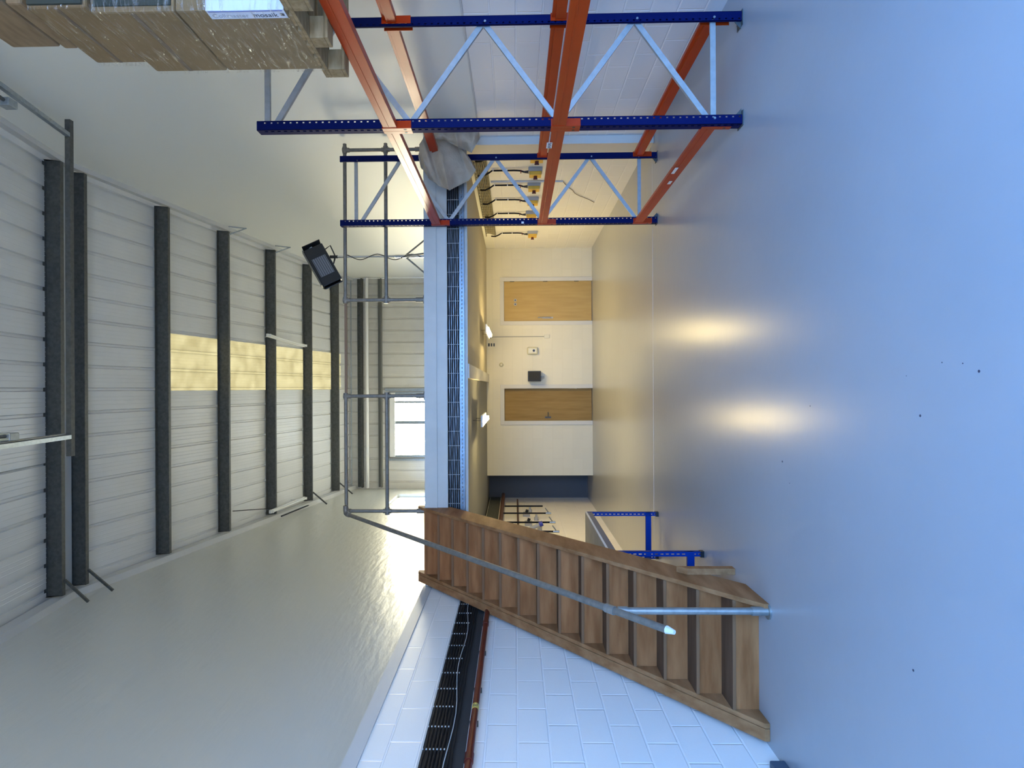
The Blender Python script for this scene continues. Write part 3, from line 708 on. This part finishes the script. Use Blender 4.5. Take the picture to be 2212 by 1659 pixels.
# ------------------------------------------------------------------ staircase
NR, RISE, GO, Y1 = 15, 0.1925, 0.2280, 4.465
SXR, SXL = -1.50, -2.41      # outer face of right string, outer face of left string
stairs = thing('staircase', 'closed plywood staircase with pine strings climbing to the mezzanine', 'staircase', (-1.95, 4.5, 0))
for k in range(NR):
    y = Y1 + k * GO; z = k * RISE
    MB().box((SXL + 0.085, y, z), (SXR - 0.035, y + 0.018, z + RISE - 0.024)).build('riser', M_WOOD, stairs)
    if k < NR - 1:
        MB().box((SXL + 0.085, y - 0.012, z + RISE - 0.024), (SXR - 0.035, y + GO + 0.001, z + RISE), 0).box((SXL + 0.086, y - 0.0135, z + RISE - 0.023), (SXR - 0.036, y - 0.0115, z + RISE - 0.0005), 1).build('tread', [M_TREAD, M_NOSE], stairs)
MB().box((SXL + 0.085, Y1 + (NR - 1) * GO - 0.012, NR * RISE - 0.024), (SXR - 0.035, YM + 0.1, NR * RISE + 0.002)).build('landing_board', M_WOOD, stairs)
sl = RISE / GO; dep = 0.30
def string(xa, xb, dz=0.0):
    # side profile in (y,z): front edge a little ahead of the nosings
    off = 0.065
    def front(y): return (y - (Y1 - 0.02)) * sl + off + RISE * 0.55
    zt = ZM + 0.10; yt = (zt - off - RISE * 0.55) / sl + Y1 - 0.02
    yb0 = Y1 - 0.02 - (off + RISE * 0.55) / sl
    poly = [(yb0 + 0.03, 0.0), (yb0 + 0.03, 0.035), (yt, zt), (yt + 0.06, zt), (yt + 0.06, front(yt + 0.06) - dep / math.cos(math.atan(sl))), (yb0 + dep / math.cos(math.atan(sl)) / sl, 0.0)]
    return MB().prism(poly, (xa, 0, 0), (0, 1, 0), (0, 0, 1), (xb - xa, 0, 0)).build('string', M_STRING, stairs, bevel=0.004)
string(SXR - 0.035, SXR); string(SXL + 0.05, SXL + 0.085)
string(SXL - 0.04, SXL + 0.046)
MB().prism([(0, 0), (0.075, 0), (0.075, 0.45), (0, 0.38)], (SXR + 0.001, 4.93, 0), (0, 1, 0), (0, 0, 1), (0.05, 0, 0)).build('support_post', M_STRING, stairs, bevel=0.003)
# ------------------------------------------------------------------ stair handrail
hr = thing('handrail', 'grey tube handrail slanting up the open side of the stairs', 'handrail', (-1.55, 4.3, 0))
HX = -1.555
foot = Vector((HX, 4.29, 0.0)); pz = 1.02
e = at(1440, 1360, X=HX + 0.0)
jn = at(1316, 1316, X=HX)
bend = Vector((HX, 7.60, 3.86))
end = Vector((HX, e.y, e.z))
MB().tube([bend, end], 0.0245, 16).build('rail', M_TUBE, hr, smooth=True)
MB().tube([bend + Vector((0.10, 0, 0)), bend + Vector((0.04, 0, 0)), bend + Vector((0.012, -0.01, -0.006)), bend + (end - bend).normalized() * 0.04, bend + (end - bend).normalized() * 0.10], 0.031, 14).build('elbow', M_TUBE, hr, smooth=True)
dirn = (end - bend).normalized()
for yy in (jn.y,):
    t_ = (yy - bend.y) / dirn.y; c = bend + dirn * t_
    MB().tube([c - dirn * 0.04, c + dirn * 0.04], 0.031, 14).build('clamp', M_TUBE_L, hr, smooth=True)
MB().tube([end, end + dirn * 0.06], [0.027, 0.014], 10).build('wrapped_end', M_WHITE, hr, smooth=False)
MB().tube([(foot.x, foot.y, 0.09), (foot.x, foot.y, pz)], 0.0245, 16).build('post', M_TUBE_L, hr, smooth=True)
MB().tube([(foot.x, foot.y, 0.0), (foot.x, foot.y, 0.012)], 0.055, 16).tube([(foot.x, foot.y, 0.012), (foot.x, foot.y, 0.12)], 0.031, 14).build('base_flange', M_TUBE_L, hr, smooth=True)
MB().tube([(foot.x, foot.y, pz - 0.045), (foot.x, foot.y, pz + 0.02)], 0.031, 14).build('post_clamp', M_TUBE_L, hr, smooth=True)
# ------------------------------------------------------------------ mezzanine guard rails
def guard(xs, label, xe0, xe1):
    t = thing('guard_rail', label, 'guard rail', (sum(xs) / len(xs), YM + 0.04, ZM), 'tube guard rails on the mezzanine edge')
    Yg = 7.74; zt = 3.89; zm = 3.37
    MB().tube([(xe0, Yg, zt), (xe1, Yg, zt)], 0.0225, 14).build('top_tube', M_TUBE, t, smooth=True)
    MB().tube([(xe0, Yg, zm), (xe1, Yg, zm)], 0.0225, 14).build('middle_tube', M_TUBE, t, smooth=True)
    for x in xs:
        MB().tube([(x, Yg, ZM), (x, Yg, zt)], 0.0225, 14).build('post', M_TUBE, t, smooth=True)
        MB().tube([(x, Yg, ZM), (x, Yg, ZM + 0.11)], 0.031, 12).tube([(x, Yg, ZM), (x, Yg, ZM + 0.012)], 0.055, 12).build('post_base', M_TUBE, t, smooth=True)
        MB().tube([(x - 0.045, Yg, zm), (x + 0.045, Yg, zm)], 0.031, 12).tube([(x, Yg, zm - 0.05), (x, Yg, zm + 0.05)], 0.0295, 12).build('clamp', M_TUBE, t, smooth=True)
        MB().tube([(x, Yg, zt - 0.06), (x, Yg, zt + 0.028)], 0.030, 12).tube([(x - 0.04, Yg, zt), (x + 0.04, Yg, zt)], 0.030, 12).build('corner_clamp', M_TUBE, t, smooth=True)
guard([1.12, 3.02], 'grey tube guard rail right of the gap, behind the pallet rack', 1.10, 3.10)
guard([-0.095, -1.55], 'grey tube guard rail left of the gap, joining the stair handrail', -0.075, -1.575)
tag(MB().bar((-0.07, 7.74, 3.885), (1.09, 7.74, 3.885), 0.03, 0.03, (0, 1, 0)).build('gate_bar', mat('brown_bar', (0.22, 0.13, 0.07), 0.6)), 'brown wooden bar across the gap between the two guard rails', 'bar')

# ------------------------------------------------------------------ floodlight on a tripod, on the mezzanine
fl = thing('floodlight', 'black boxy floodlight tilted on a chrome tripod up on the mezzanine', 'floodlight', (1.82, 8.7, ZM))
cx = at(700, 555, Y=8.7).x
ZP = at(722, 560, Y=8.7).z
MB().tube([(cx, 8.7, ZM + 0.22), (cx, 8.7, ZP)], 0.017, 12).tube([(cx, 8.7, ZM + 0.1), (cx, 8.7, ZM + 0.55)], 0.023, 12).build('pole', mat('chrome', (0.75, 0.75, 0.75), 0.12, 1.0), fl, smooth=True)
MB().tube([(cx, 8.7, ZP - 0.05), (cx, 8.7, ZP + 0.06)], 0.022, 10).tube([(cx, 8.7, ZP - 0.01), (cx - 0.05, 8.68, ZP - 0.01)], 0.012, 8).build('clamp', M_BLACK, fl, smooth=True)
for a in (0.4, 2.5, 4.6):
    ex, ey = cx + 0.36 * math.cos(a), 8.7 + 0.36 * math.sin(a)
    MB().tube([(cx, 8.7, ZM + 0.42), (cx + 0.85 * (ex - cx), 8.7 + 0.85 * (ey - 8.7), ZM + 0.12), (ex, ey, ZM + 0.006)], 0.012, 10).build('leg', M_TUBE_L, fl, smooth=True)
A, Bp = at(674, 540, Y=8.7), at(712, 612, Y=8.7)
ctr = at(697, 575, Y=8.60)
ax = (at(716, 606, Y=8.7) - at(679, 541, Y=8.7)).normalized()       # long axis, tilted
nx = Vector((0, -1, 0)); ux = ax.cross(nx).normalized()
LM = Matrix((ax, ux, nx)).transposed().to_4x4(); LM.translation = ctr
FM = LM @ Matrix.Rotation(0.30, 4, 'X') @ Matrix.Diagonal((1.2, -1.2, 1.2, 1))
body = MB().prism([(-0.24, -0.12), (0.24, -0.12), (0.24, 0.12), (-0.24, 0.12)], (0, 0, -0.05), (1, 0, 0), (0, 1, 0), (0, 0, 0.10)).prism([(-0.20, -0.09), (0.20, -0.09), (0.20, 0.09), (-0.20, 0.09)], (0, 0, -0.13), (1, 0, 0), (0, 1, 0), (0, 0, 0.08))
body.v = [FM @ p for p in body.v]; body.build('housing', M_BLACK, fl, bevel=0.01)
gr = MB()
gr.box((-0.10, -0.085, 0.051), (0.13, 0.085, 0.056), 0)
for k in range(7): gr.box((-0.10, -0.08 + k * 0.025, 0.056), (0.13, -0.072 + k * 0.025, 0.064), 1)
gr.v = [FM @ p for p in gr.v]; gr.build('reflector', [mat('lamp_reflector', (0.24, 0.26, 0.30), 0.3, 0.6), mat('reflector_rib', (0.10, 0.11, 0.13), 0.3, 0.6)], fl)
for (xa, xb2, nm, sg) in ((-0.245, -0.235, 'barn_door', -1), (0.235, 0.245, 'barn_door', 1)):
    d = MB().box((xa, -0.11, 0.0), (xb2, 0.11, 0.16)); d.v = [FM @ (Matrix.Rotation(sg * 0.35, 4, 'Y') @ p) for p in d.v]; d.build(nm, M_BLACK, fl)
d = MB().box((-0.22, -0.135, 0.03), (0.24, -0.128, 0.13)); d.v = [FM @ p for p in d.v]; d.build('barn_door', mat('dark_grey_metal', (0.12, 0.12, 0.11), 0.5), fl)
h = MB().tube([Vector((-0.17, 0.12, 0.0)), Vector((-0.19, 0.20, -0.01)), Vector((-0.05, 0.19, -0.02)), Vector((0.02, 0.13, -0.02))], 0.008, 8); h.v = [FM @ p for p in h.v]; h.build('carry_handle', M_BLACK, fl, smooth=True)
h = MB().box((-0.29, -0.03, -0.02), (-0.24, 0.0, 0.02)).tube([Vector((-0.24, -0.02, 0)), Vector((-0.30, -0.06, 0.01))], 0.01, 8); h.v = [FM @ p for p in h.v]; h.build('latch', M_GREYP, fl)
fx = [at(745 + i * 5, 555 + 6 * math.sin(i * 0.42 - 1.2), Y=8.66) for i in range(34)]
MB().tube(fx, 0.006, 6).build('power_flex', M_CABLE, fl, smooth=True)

# ------------------------------------------------------------------ cables under the mezzanine edge
tray = thing('cable_tray', 'perforated steel tray carrying black cables under the mezzanine edge', 'cable tray', (0, YM + 0.05, ZS))
X0T, X1T = XL + 0.02, XR - 0.13
pb = MB()
pb.perf((X0T, YM + 0.02, ZS + 0.002), (0, 0, 1), (1, 0, 0), 0.055, X1T - X0T, 0.05, 0.014, 0.024, 0.028)
pb.build('perforated_strip', M_PERF, tray, solid=0.002)
MB().box((X0T, YM + 0.078, ZS), (X1T, YM + 0.082, ZS + 0.215)).build('tray_back', mat('dull_tray_back', (0.30, 0.32, 0.34), 0.4, 0.7), tray)
for k in range(6):
    z = ZS + 0.078 + k * 0.0255
    pts = [Vector((X0T + (X1T - X0T) * i / 40, YM + 0.045 + 0.003 * math.sin(i * 1.7 + k), z + 0.002 * math.sin(i * 2.3 + k * 2))) for i in range(41)]
    MB().tube(pts, 0.0080, 8).build('cable', M_CABLE, tray, smooth=True)
for i in range(30):
    x = X0T + 0.1 + i * (X1T - X0T - 0.2) / 29
    MB().box((x, YM + 0.034, ZS + 0.065), (x + 0.006, YM + 0.037, ZS + 0.215)).build('cable_tie', M_GREYP, tray)

# cables along the left block wall
ct = thing('cable_bundle', 'ten black cables tied along the left block wall above the red pipe', 'cables', (XL, 5, 2.1))
MB().box((XL, -1.2, 2.10), (XL + 0.004, 7.6, 2.40), 0).build('back_board', mat('dark_recess', (0.03, 0.03, 0.03), 0.8), ct)
MB().box((XL, -1.2, 2.395), (XL + 0.014, 7.6, 2.408)).build('edge_strip', M_TRIM, ct)
for k in range(9):
    z = 2.375 - k * 0.0245
    pts = [Vector((XL + 0.030 + 0.004 * math.sin(i * 1.3 + k * 1.1), 1.5 + i * 6.05 / 50, z + 0.0025 * math.sin(i * 1.9 + k * 2.1))) for i in range(51)]
    MB().tube(pts, 0.0088 if k < 6 else 0.006, 8).build('cable', M_CABLE, ct, smooth=True)
for i in range(20):
    y = 2.2 + i * 0.28
    m = MB()
    for k in range(7):
        z = 2.375 - k * 0.0245
        m.box((XL + 0.036, y - 0.004, z + 0.008), (XL + 0.043, y + 0.006, z + 0.0165))
    m.build('cable_ties', M_TIE, ct)
wv = [Vector((XL + 0.048, 3.4 + i * 0.2, 2.20 + 0.02 * math.sin(i * 0.8) + 0.004 * i)) for i in range(20)]
MB().tube(wv, 0.0035, 6).build('grey_flex', M_TIE, ct, smooth=True)

rp = thing('red_pipe', 'dark red pipe with a yellow label band along the left block wall', 'pipe', (XL + 0.05, 4, 2.06))
MB().tube([(XL + 0.055, 1.2, 2.062), (XL + 0.055, 7.45, 2.062)], 0.026, 18).build('pipe', M_RED, rp, smooth=True)
for y in (3.99, 6.3):
    MB().tube([(XL + 0.055, y, 2.062), (XL + 0.055, y + 0.09, 2.062)], 0.031, 18).build('coupling', M_RED, rp, smooth=True)
yb_ = at(1030, 1530, X=XL + 0.055).y
MB().tube([(XL + 0.055, yb_ - 0.035, 2.062), (XL + 0.055, yb_ + 0.035, 2.062)], 0.0268, 18).build('label_band', mat('yellow_band', (0.62, 0.48, 0.10), 0.5), rp, smooth=True)
for k in range(3): MB().box((XL + 0.0815, yb_ - 0.02, 2.046 + k * 0.012), (XL + 0.0825, yb_ + 0.016 - 0.01 * (k % 2), 2.051 + k * 0.012)).build('band_print', M_INK, rp)
for y in (2.6, 3.6, 4.5, 5.0, 5.7, 6.9):
    MB().box((XL + 0.004, y, 2.03), (XL + 0.04, y + 0.02, 2.095)).build('pipe_clip', M_GALV_DK, rp)

# ------------------------------------------------------------------ workbench frame behind the stairs
wb = thing('workbench', 'bright blue slotted steel workbench with grey top, beside the stairs', 'workbench', (-1.85, 6.6, 0))
wy0, wy1, wx0, wx1, wz = 5.74, 7.55, -2.10, -1.53, 0.885
def wleg(x, y, sx_, sy_):
    m = MB(); m.perf((x, y, 0.015), (-sx_, 0, 0), (0, 0, 1), 0.045, wz - 0.03, 0.05, 0.009, 0.028, 0.022)
    m.perf((x, y, 0.015), (0, -sy_, 0), (0, 0, 1), 0.045, wz - 0.03, 0.05, 0.009, 0.028, 0.022)
    o = m.build('leg', M_BLUE2, wb, solid=0.002)
    MB().box((min(x, x - sx_ * 0.05) - 0.003, min(y, y - sy_ * 0.05) - 0.003, 0), (max(x, x - sx_ * 0.05) + 0.003, max(y, y - sy_ * 0.05) + 0.003, 0.035)).build('foot', M_BLACK, o)
for x, y, a, b in ((wx1, wy0, 1, -1), (wx1, wy1, 1, -1), (wx0, wy0, -1, -1), (wx0, wy1, -1, -1)): wleg(x, y, a, b)
for y in (wy0, wy1): MB().box((wx0, y - 0.002, 0.09), (wx1 - 0.0, y + 0.03, 0.155)).build('end_rail', M_BLUE2, wb)
for x in (wx1 - 0.02, wx0):
    MB().box((x, wy0, wz - 0.075), (x + 0.02, wy1, wz - 0.012)).build('top_rail', mat('grey_rail_paint', (0.10, 0.11, 0.15), 0.4), wb)
MB().box((wx0, wy0, 0.11), (wx0 + 0.02, wy1, 0.155)).build('low_rail', mat('grey_rail_paint', (0.10, 0.11, 0.15), 0.4), wb)
MB().box((wx0 - 0.02, wy0 - 0.01, wz - 0.012), (wx1 + 0.004, wy1 + 0.01, wz + 0.008), 0).box((wx1 + 0.004, wy0 - 0.01, wz - 0.012), (wx1 + 0.008, wy1 + 0.01, wz + 0.009), 1).build('worktop', [M_BENCH, M_WHITE], wb)

# ------------------------------------------------------------------ pipes, valves and sockets on the rear left wall
XLR = -2.66
cw = tag(MB().box((XLR, 8.6, 2.10), (XLR + 0.05, 14.7, 2.34)).build('cable_ladder', mat('dusty_cables', (0.06, 0.065, 0.055), 0.8, var=0.3, vscale=12, stretch=(1, 0.3, 20))), 'dark dusty cable ladder high on the rear left wall', 'cable ladder')
tag(MB().tube([(XLR + 0.13, 8.9, 2.03), (XLR + 0.13, 14.6, 2.03)], 0.04, 12).build('main_pipe', M_COPPER, smooth=True), 'brown main pipe along the rear left wall above the drop pipes', 'pipe')
tag(MB().tube([(XLR + 0.06, 9.3, 1.70), (XLR + 0.06, 14.3, 1.70)], 0.018, 10).build('branch_pipe', M_COPPER, smooth=True), 'thin horizontal pipe crossing the drop pipes on the rear left wall', 'pipe')
def drop(y, zb, label, tap=True):
    t = thing('drop_pipe', label, 'drop pipe', (XLR + 0.07, y, zb), 'drop pipes on the rear left wall')
    MB().tube([(XLR + 0.10, y, 1.985), (XLR + 0.10, y, zb)], 0.017, 10).build('pipe', M_CABLE, t, smooth=True)
    if tap: MB().tube([(XLR + 0.10, y, zb - 0.03), (XLR + 0.10, y, zb + 0.08)], 0.022, 10).bar((XLR + 0.12, y, zb + 0.03), (XLR + 0.20, y + 0.03, zb + 0.09), 0.02, 0.008).build('tap', M_GALV, t, smooth=True)
    MB().tube([(XLR, y - 0.22, zb + 0.28), (XLR + 0.07, y - 0.22, zb + 0.28)], 0.045, 12).tube([(XLR + 0.07, y - 0.22, zb + 0.28), (XLR + 0.12, y - 0.22, zb + 0.28)], 0.025, 12).build('hose_hook', M_GREYP, t, smooth=True)
drop(13.3, 1.16, 'black drop pipe nearest the dark passage on the left wall', False)
drop(12.55, 1.05, 'black drop pipe second from the dark passage, pale tap at its foot')
drop(11.7, 1.02, 'black drop pipe with pale tap beside the small grey valve box')
drop(10.95, 1.00, 'black drop pipe with pale tap closest to the staircase')
def inlet(y, z, label, blue=False):
    t = thing('power_socket', label, 'socket', (XLR + 0.05, y, z), 'sockets on the rear left wall')
    MB().box((XLR, y - 0.06, z - 0.07), (XLR + 0.08, y + 0.06, z + 0.07)).build('box', M_GREYP, t, bevel=0.008)
    MB().tube([(XLR + 0.06, y, z + 0.07), (XLR + 0.06, y, 2.05)], 0.014, 8).build('cable', M_CABLE, t, smooth=True)
    if blue:
        MB().tube([(XLR + 0.07, y, z + 0.02), (XLR + 0.15, y - 0.02, z - 0.15)], 0.038, 14).build('plug_body', M_GREYP, t, smooth=True)
        MB().tube([(XLR + 0.15, y - 0.02, z - 0.15), (XLR + 0.175, y - 0.02, z - 0.21)], 0.048, 14).build('socket_lid', M_SOCKBLUE, t, smooth=True)
    else:
        MB().tube([(XLR + 0.08, y, z), (XLR + 0.13, y, z - 0.02)], 0.03, 12).bar((XLR + 0.12, y - 0.05, z), (XLR + 0.12, y + 0.05, z), 0.015, 0.015).build('turn_handle', M_BLACK, t, smooth=True)
inlet(12.75, 1.52, 'small grey valve box nearer the dark passage on the left wall')
inlet(11.9, 1.50, 'small grey valve box in the middle of the left wall pipes')
inlet(11.3, 1.46, 'grey power inlet with a blue lid on the left wall', True)

# ------------------------------------------------------------------ isolator switches on the right wall
YI = [8.25, 8.83, 9.47, 10.2, 11.0, 12.4]
LI = ['grey and yellow isolator switch behind the far rack post, nearest the boxed column', 'yellow-fronted isolator switch second from the boxed column on the right wall',
      'yellow-fronted isolator switch third from the boxed column on the right wall', 'yellow-fronted isolator switch fourth from the boxed column on the right wall',
      'yellow-fronted isolator switch fifth from the boxed column on the right wall', 'last yellow-fronted isolator switch, set apart nearest the partition wall']
for y, lb in zip(YI, LI):
    z0 = 1.44 if y < 12 else 1.38
    t = thing('isolator_switch', lb, 'switch', (XR - 0.05, y, z0), 'isolator switches on the right wall')
    MB().box((XR - 0.06, y - 0.07, z0 - 0.10), (XR, y + 0.07, z0 + 0.10)).build('enclosure', M_GREYP, t, bevel=0.006)
    MB().box((XR - 0.115, y - 0.068, z0 - 0.085), (XR - 0.06, y + 0.068, z0 + 0.085)).build('cover', M_YELLOW, t, bevel=0.006)
    MB().tube([(XR - 0.115, y, z0), (XR - 0.145, y, z0)], 0.026, 14).box((XR - 0.16, y - 0.008, z0 - 0.03), (XR - 0.145, y + 0.008, z0 + 0.03)).build('knob', M_KNOB, t)
    MB().tube([(XR - 0.05, y, z0 + 0.10), (XR - 0.05, y, z0 + 0.16)], [0.022, 0.014], 10).build('gland', M_BLACK, t, smooth=True)
    pts = [Vector((XR - 0.05, y, z0 + 0.16)), Vector((XR - 0.03, y, z0 + 0.22)), Vector((XR - 0.025, y, z0 + 0.30)), Vector((XR - 0.025, y, z0 + 0.62)), Vector((XR - 0.055, y + 0.03, z0 + 0.68)), Vector((XR - 0.075, y + 0.07, z0 + 0.75)), Vector((XR - 0.06, y + 0.12, z0 + 0.80)), Vector((XR - 0.045, y + 0.16, z0 + 0.83))]
    MB().tube(pts, 0.013, 8).build('cable', M_CABLE, t, smooth=True)
    MB().box((XR - 0.04, y - 0.02, z0 + 0.40), (XR, y + 0.02, z0 + 0.415)).box((XR - 0.04, y - 0.02, z0 + 0.60), (XR, y + 0.02, z0 + 0.615)).build('cable_clip', M_WHITE, t)
    MB().box((XR - 0.06, y - 0.035, z0 + 0.20), (XR - 0.03, y + 0.03, z0 + 0.215)).build('warning_tag', M_KNOB, t)
lt = thing('cable_ladder', 'flat cable ladder along the top of the right wall above the isolators', 'cable ladder', (XR - 0.1, 10, 2.25))
m = MB()
for z in (2.12, 2.31): m.box((XR - 0.045, 8.05, z), (XR - 0.003, 12.6, z + 0.014))
for i in range(30): m.box((XR - 0.012, 8.1 + i * 0.15, 2.13), (XR - 0.004, 8.12 + i * 0.15, 2.312))
m.build('ladder_frame', mat('dull_ladder_steel', (0.20, 0.18, 0.12), 0.6, 0.3), lt)
for k in range(6): MB().tube([(XR - 0.028, 8.05, 2.15 + k * 0.027), (XR - 0.028, 12.55 - 0.05 * k, 2.15 + k * 0.027)], 0.0105, 8).build('cable', mat('tan_cable', (0.26, 0.22, 0.13), 0.6), lt, smooth=True)
wc = [at(1060, 393, X=XR - 0.012), at(1150, 392, X=XR - 0.012), at(1216, 392, X=XR - 0.012)]
cd_ = thing('wall_conduit', 'thin pale conduit on the right wall ending in a loose dangling wire', 'conduit', wc[-1])
MB().tube(wc, 0.014, 8).build('conduit', M_TRIM, cd_, smooth=True)
wq = [(1216, 392), (1221, 398), (1227, 404), (1237, 411), (1241, 417), (1247, 421), (1254, 424), (1262, 427), (1272, 431), (1283, 437)]
MB().tube([at(a, b, X=XR - 0.012) for a, b in wq], 0.0055, 6).build('loose_wire', M_CRACK, cd_, smooth=True)

# ------------------------------------------------------------------ lit battens under the mezzanine
def lit(cx, cy, cz, L, ang, label):
    t = thing('lit_batten', label, 'ceiling light', (cx, cy, cz), 'lit battens hung under the mezzanine')
    d = Vector((math.sin(ang), math.cos(ang), 0)) * L / 2; c = Vector((cx, cy, cz))
    MB().bar(c - d + Vector((0, 0, 0.035)), c + d + Vector((0, 0, 0.04)), 0.17, 0.025).build('housing', M_WHITE, t)
    MB().bar(c - d * 0.97, c + d * 0.97, 0.065, 0.04).build('diffuser', M_TUBELIGHT, t, bevel=0.012)
    for s in (-0.6, 0.6):
        p = c + d * s; MB().tube([(p.x, p.y, cz + 0.05), (p.x, p.y, ZS)], 0.004, 6).build('chain', M_GALV_DK, t)
lit(1.08, 11.9, 2.235, 1.45, 0.0, 'lit batten hung near the lighter oak door, its glow pooled on the floor')
lit(-0.49, 9.6, 2.20, 1.20, 0.0, 'lit batten hung nearer the mezzanine edge, in front of the darker door')

# ------------------------------------------------------------------ fittings on the partition wall
def yw(): return YP
p = at(1150, 758, Y=YP)
em = thing('wall_unit', 'rounded cream wall unit with one dark round spot, between the doors', 'wall unit', p)
MB().box((p.x - 0.085, YP - 0.10, p.z - 0.12), (p.x + 0.085, YP, p.z + 0.12)).build('housing', mat('cream_plastic', (0.66, 0.62, 0.42), 0.35), em, bevel=0.035)
MB().tube([(p.x, YP - 0.104, p.z - 0.03), (p.x, YP - 0.098, p.z - 0.03)], 0.028, 16).build('sensor', M_BLACK, em)
p = at(1154, 813, Y=YP)
sp = thing('wall_speaker', 'black square speaker on a wall bracket beside the darker door', 'speaker', p)
MB().box((p.x - 0.115, YP - 0.22, p.z - 0.145), (p.x + 0.115, YP - 0.05, p.z + 0.145)).build('cabinet', M_BLACK, sp, bevel=0.008)
MB().box((p.x - 0.100, YP - 0.224, p.z - 0.13), (p.x + 0.100, YP - 0.219, p.z + 0.13)).build('grille', mat('grille_cloth', (0.02, 0.021, 0.022), 0.8), sp)
MB().box((p.x - 0.05, YP - 0.05, p.z - 0.05), (p.x + 0.05, YP, p.z + 0.05)).tube([(p.x - 0.02, YP - 0.06, p.z - 0.15), (p.x - 0.02, YP - 0.06, p.z - 0.22)], 0.03, 10).build('bracket', M_GREYP, sp)
p = at(1083, 788, Y=YP)
tag(MB().tube([(p.x, YP, p.z), (p.x, YP - 0.03, p.z), (p.x, YP - 0.055, p.z)], [0.05, 0.045, 0.02], 16).build('alarm_dome', mat('cream_plastic', (0.66, 0.62, 0.42), 0.35), smooth=True), 'small cream dome on the partition wall above the cream unit', 'sensor')
p = at(1181, 727, Y=YP)
sk = thing('wall_socket', 'cream wall socket at the end of a conduit beside the oak door', 'socket', p)
MB().box((p.x - 0.04, YP - 0.03, p.z - 0.06), (p.x + 0.04, YP, p.z + 0.06)).build('plate', mat('cream_plastic', (0.66, 0.62, 0.42), 0.35), sk, bevel=0.005)
MB().tube([(p.x, YP - 0.012, p.z + 0.06), (p.x, YP - 0.012, at(1034, 727, Y=YP).z)], 0.010, 8).build('conduit', mat('conduit_grey', (0.42, 0.40, 0.32), 0.5), sk, smooth=True)
p = at(1061, 745, Y=YP)
vt = thing('vent_slots', 'three small black slots in the partition wall near the ceiling', 'vent', p)
for k in (-1, 0, 1): MB().box((p.x - 0.035, YP - 0.004, p.z - 0.024 + k * 0.06 - 0.004 * k), (p.x + 0.035, YP - 0.001, p.z + 0.010 + k * 0.06)).build('slot', M_BLACK, vt)
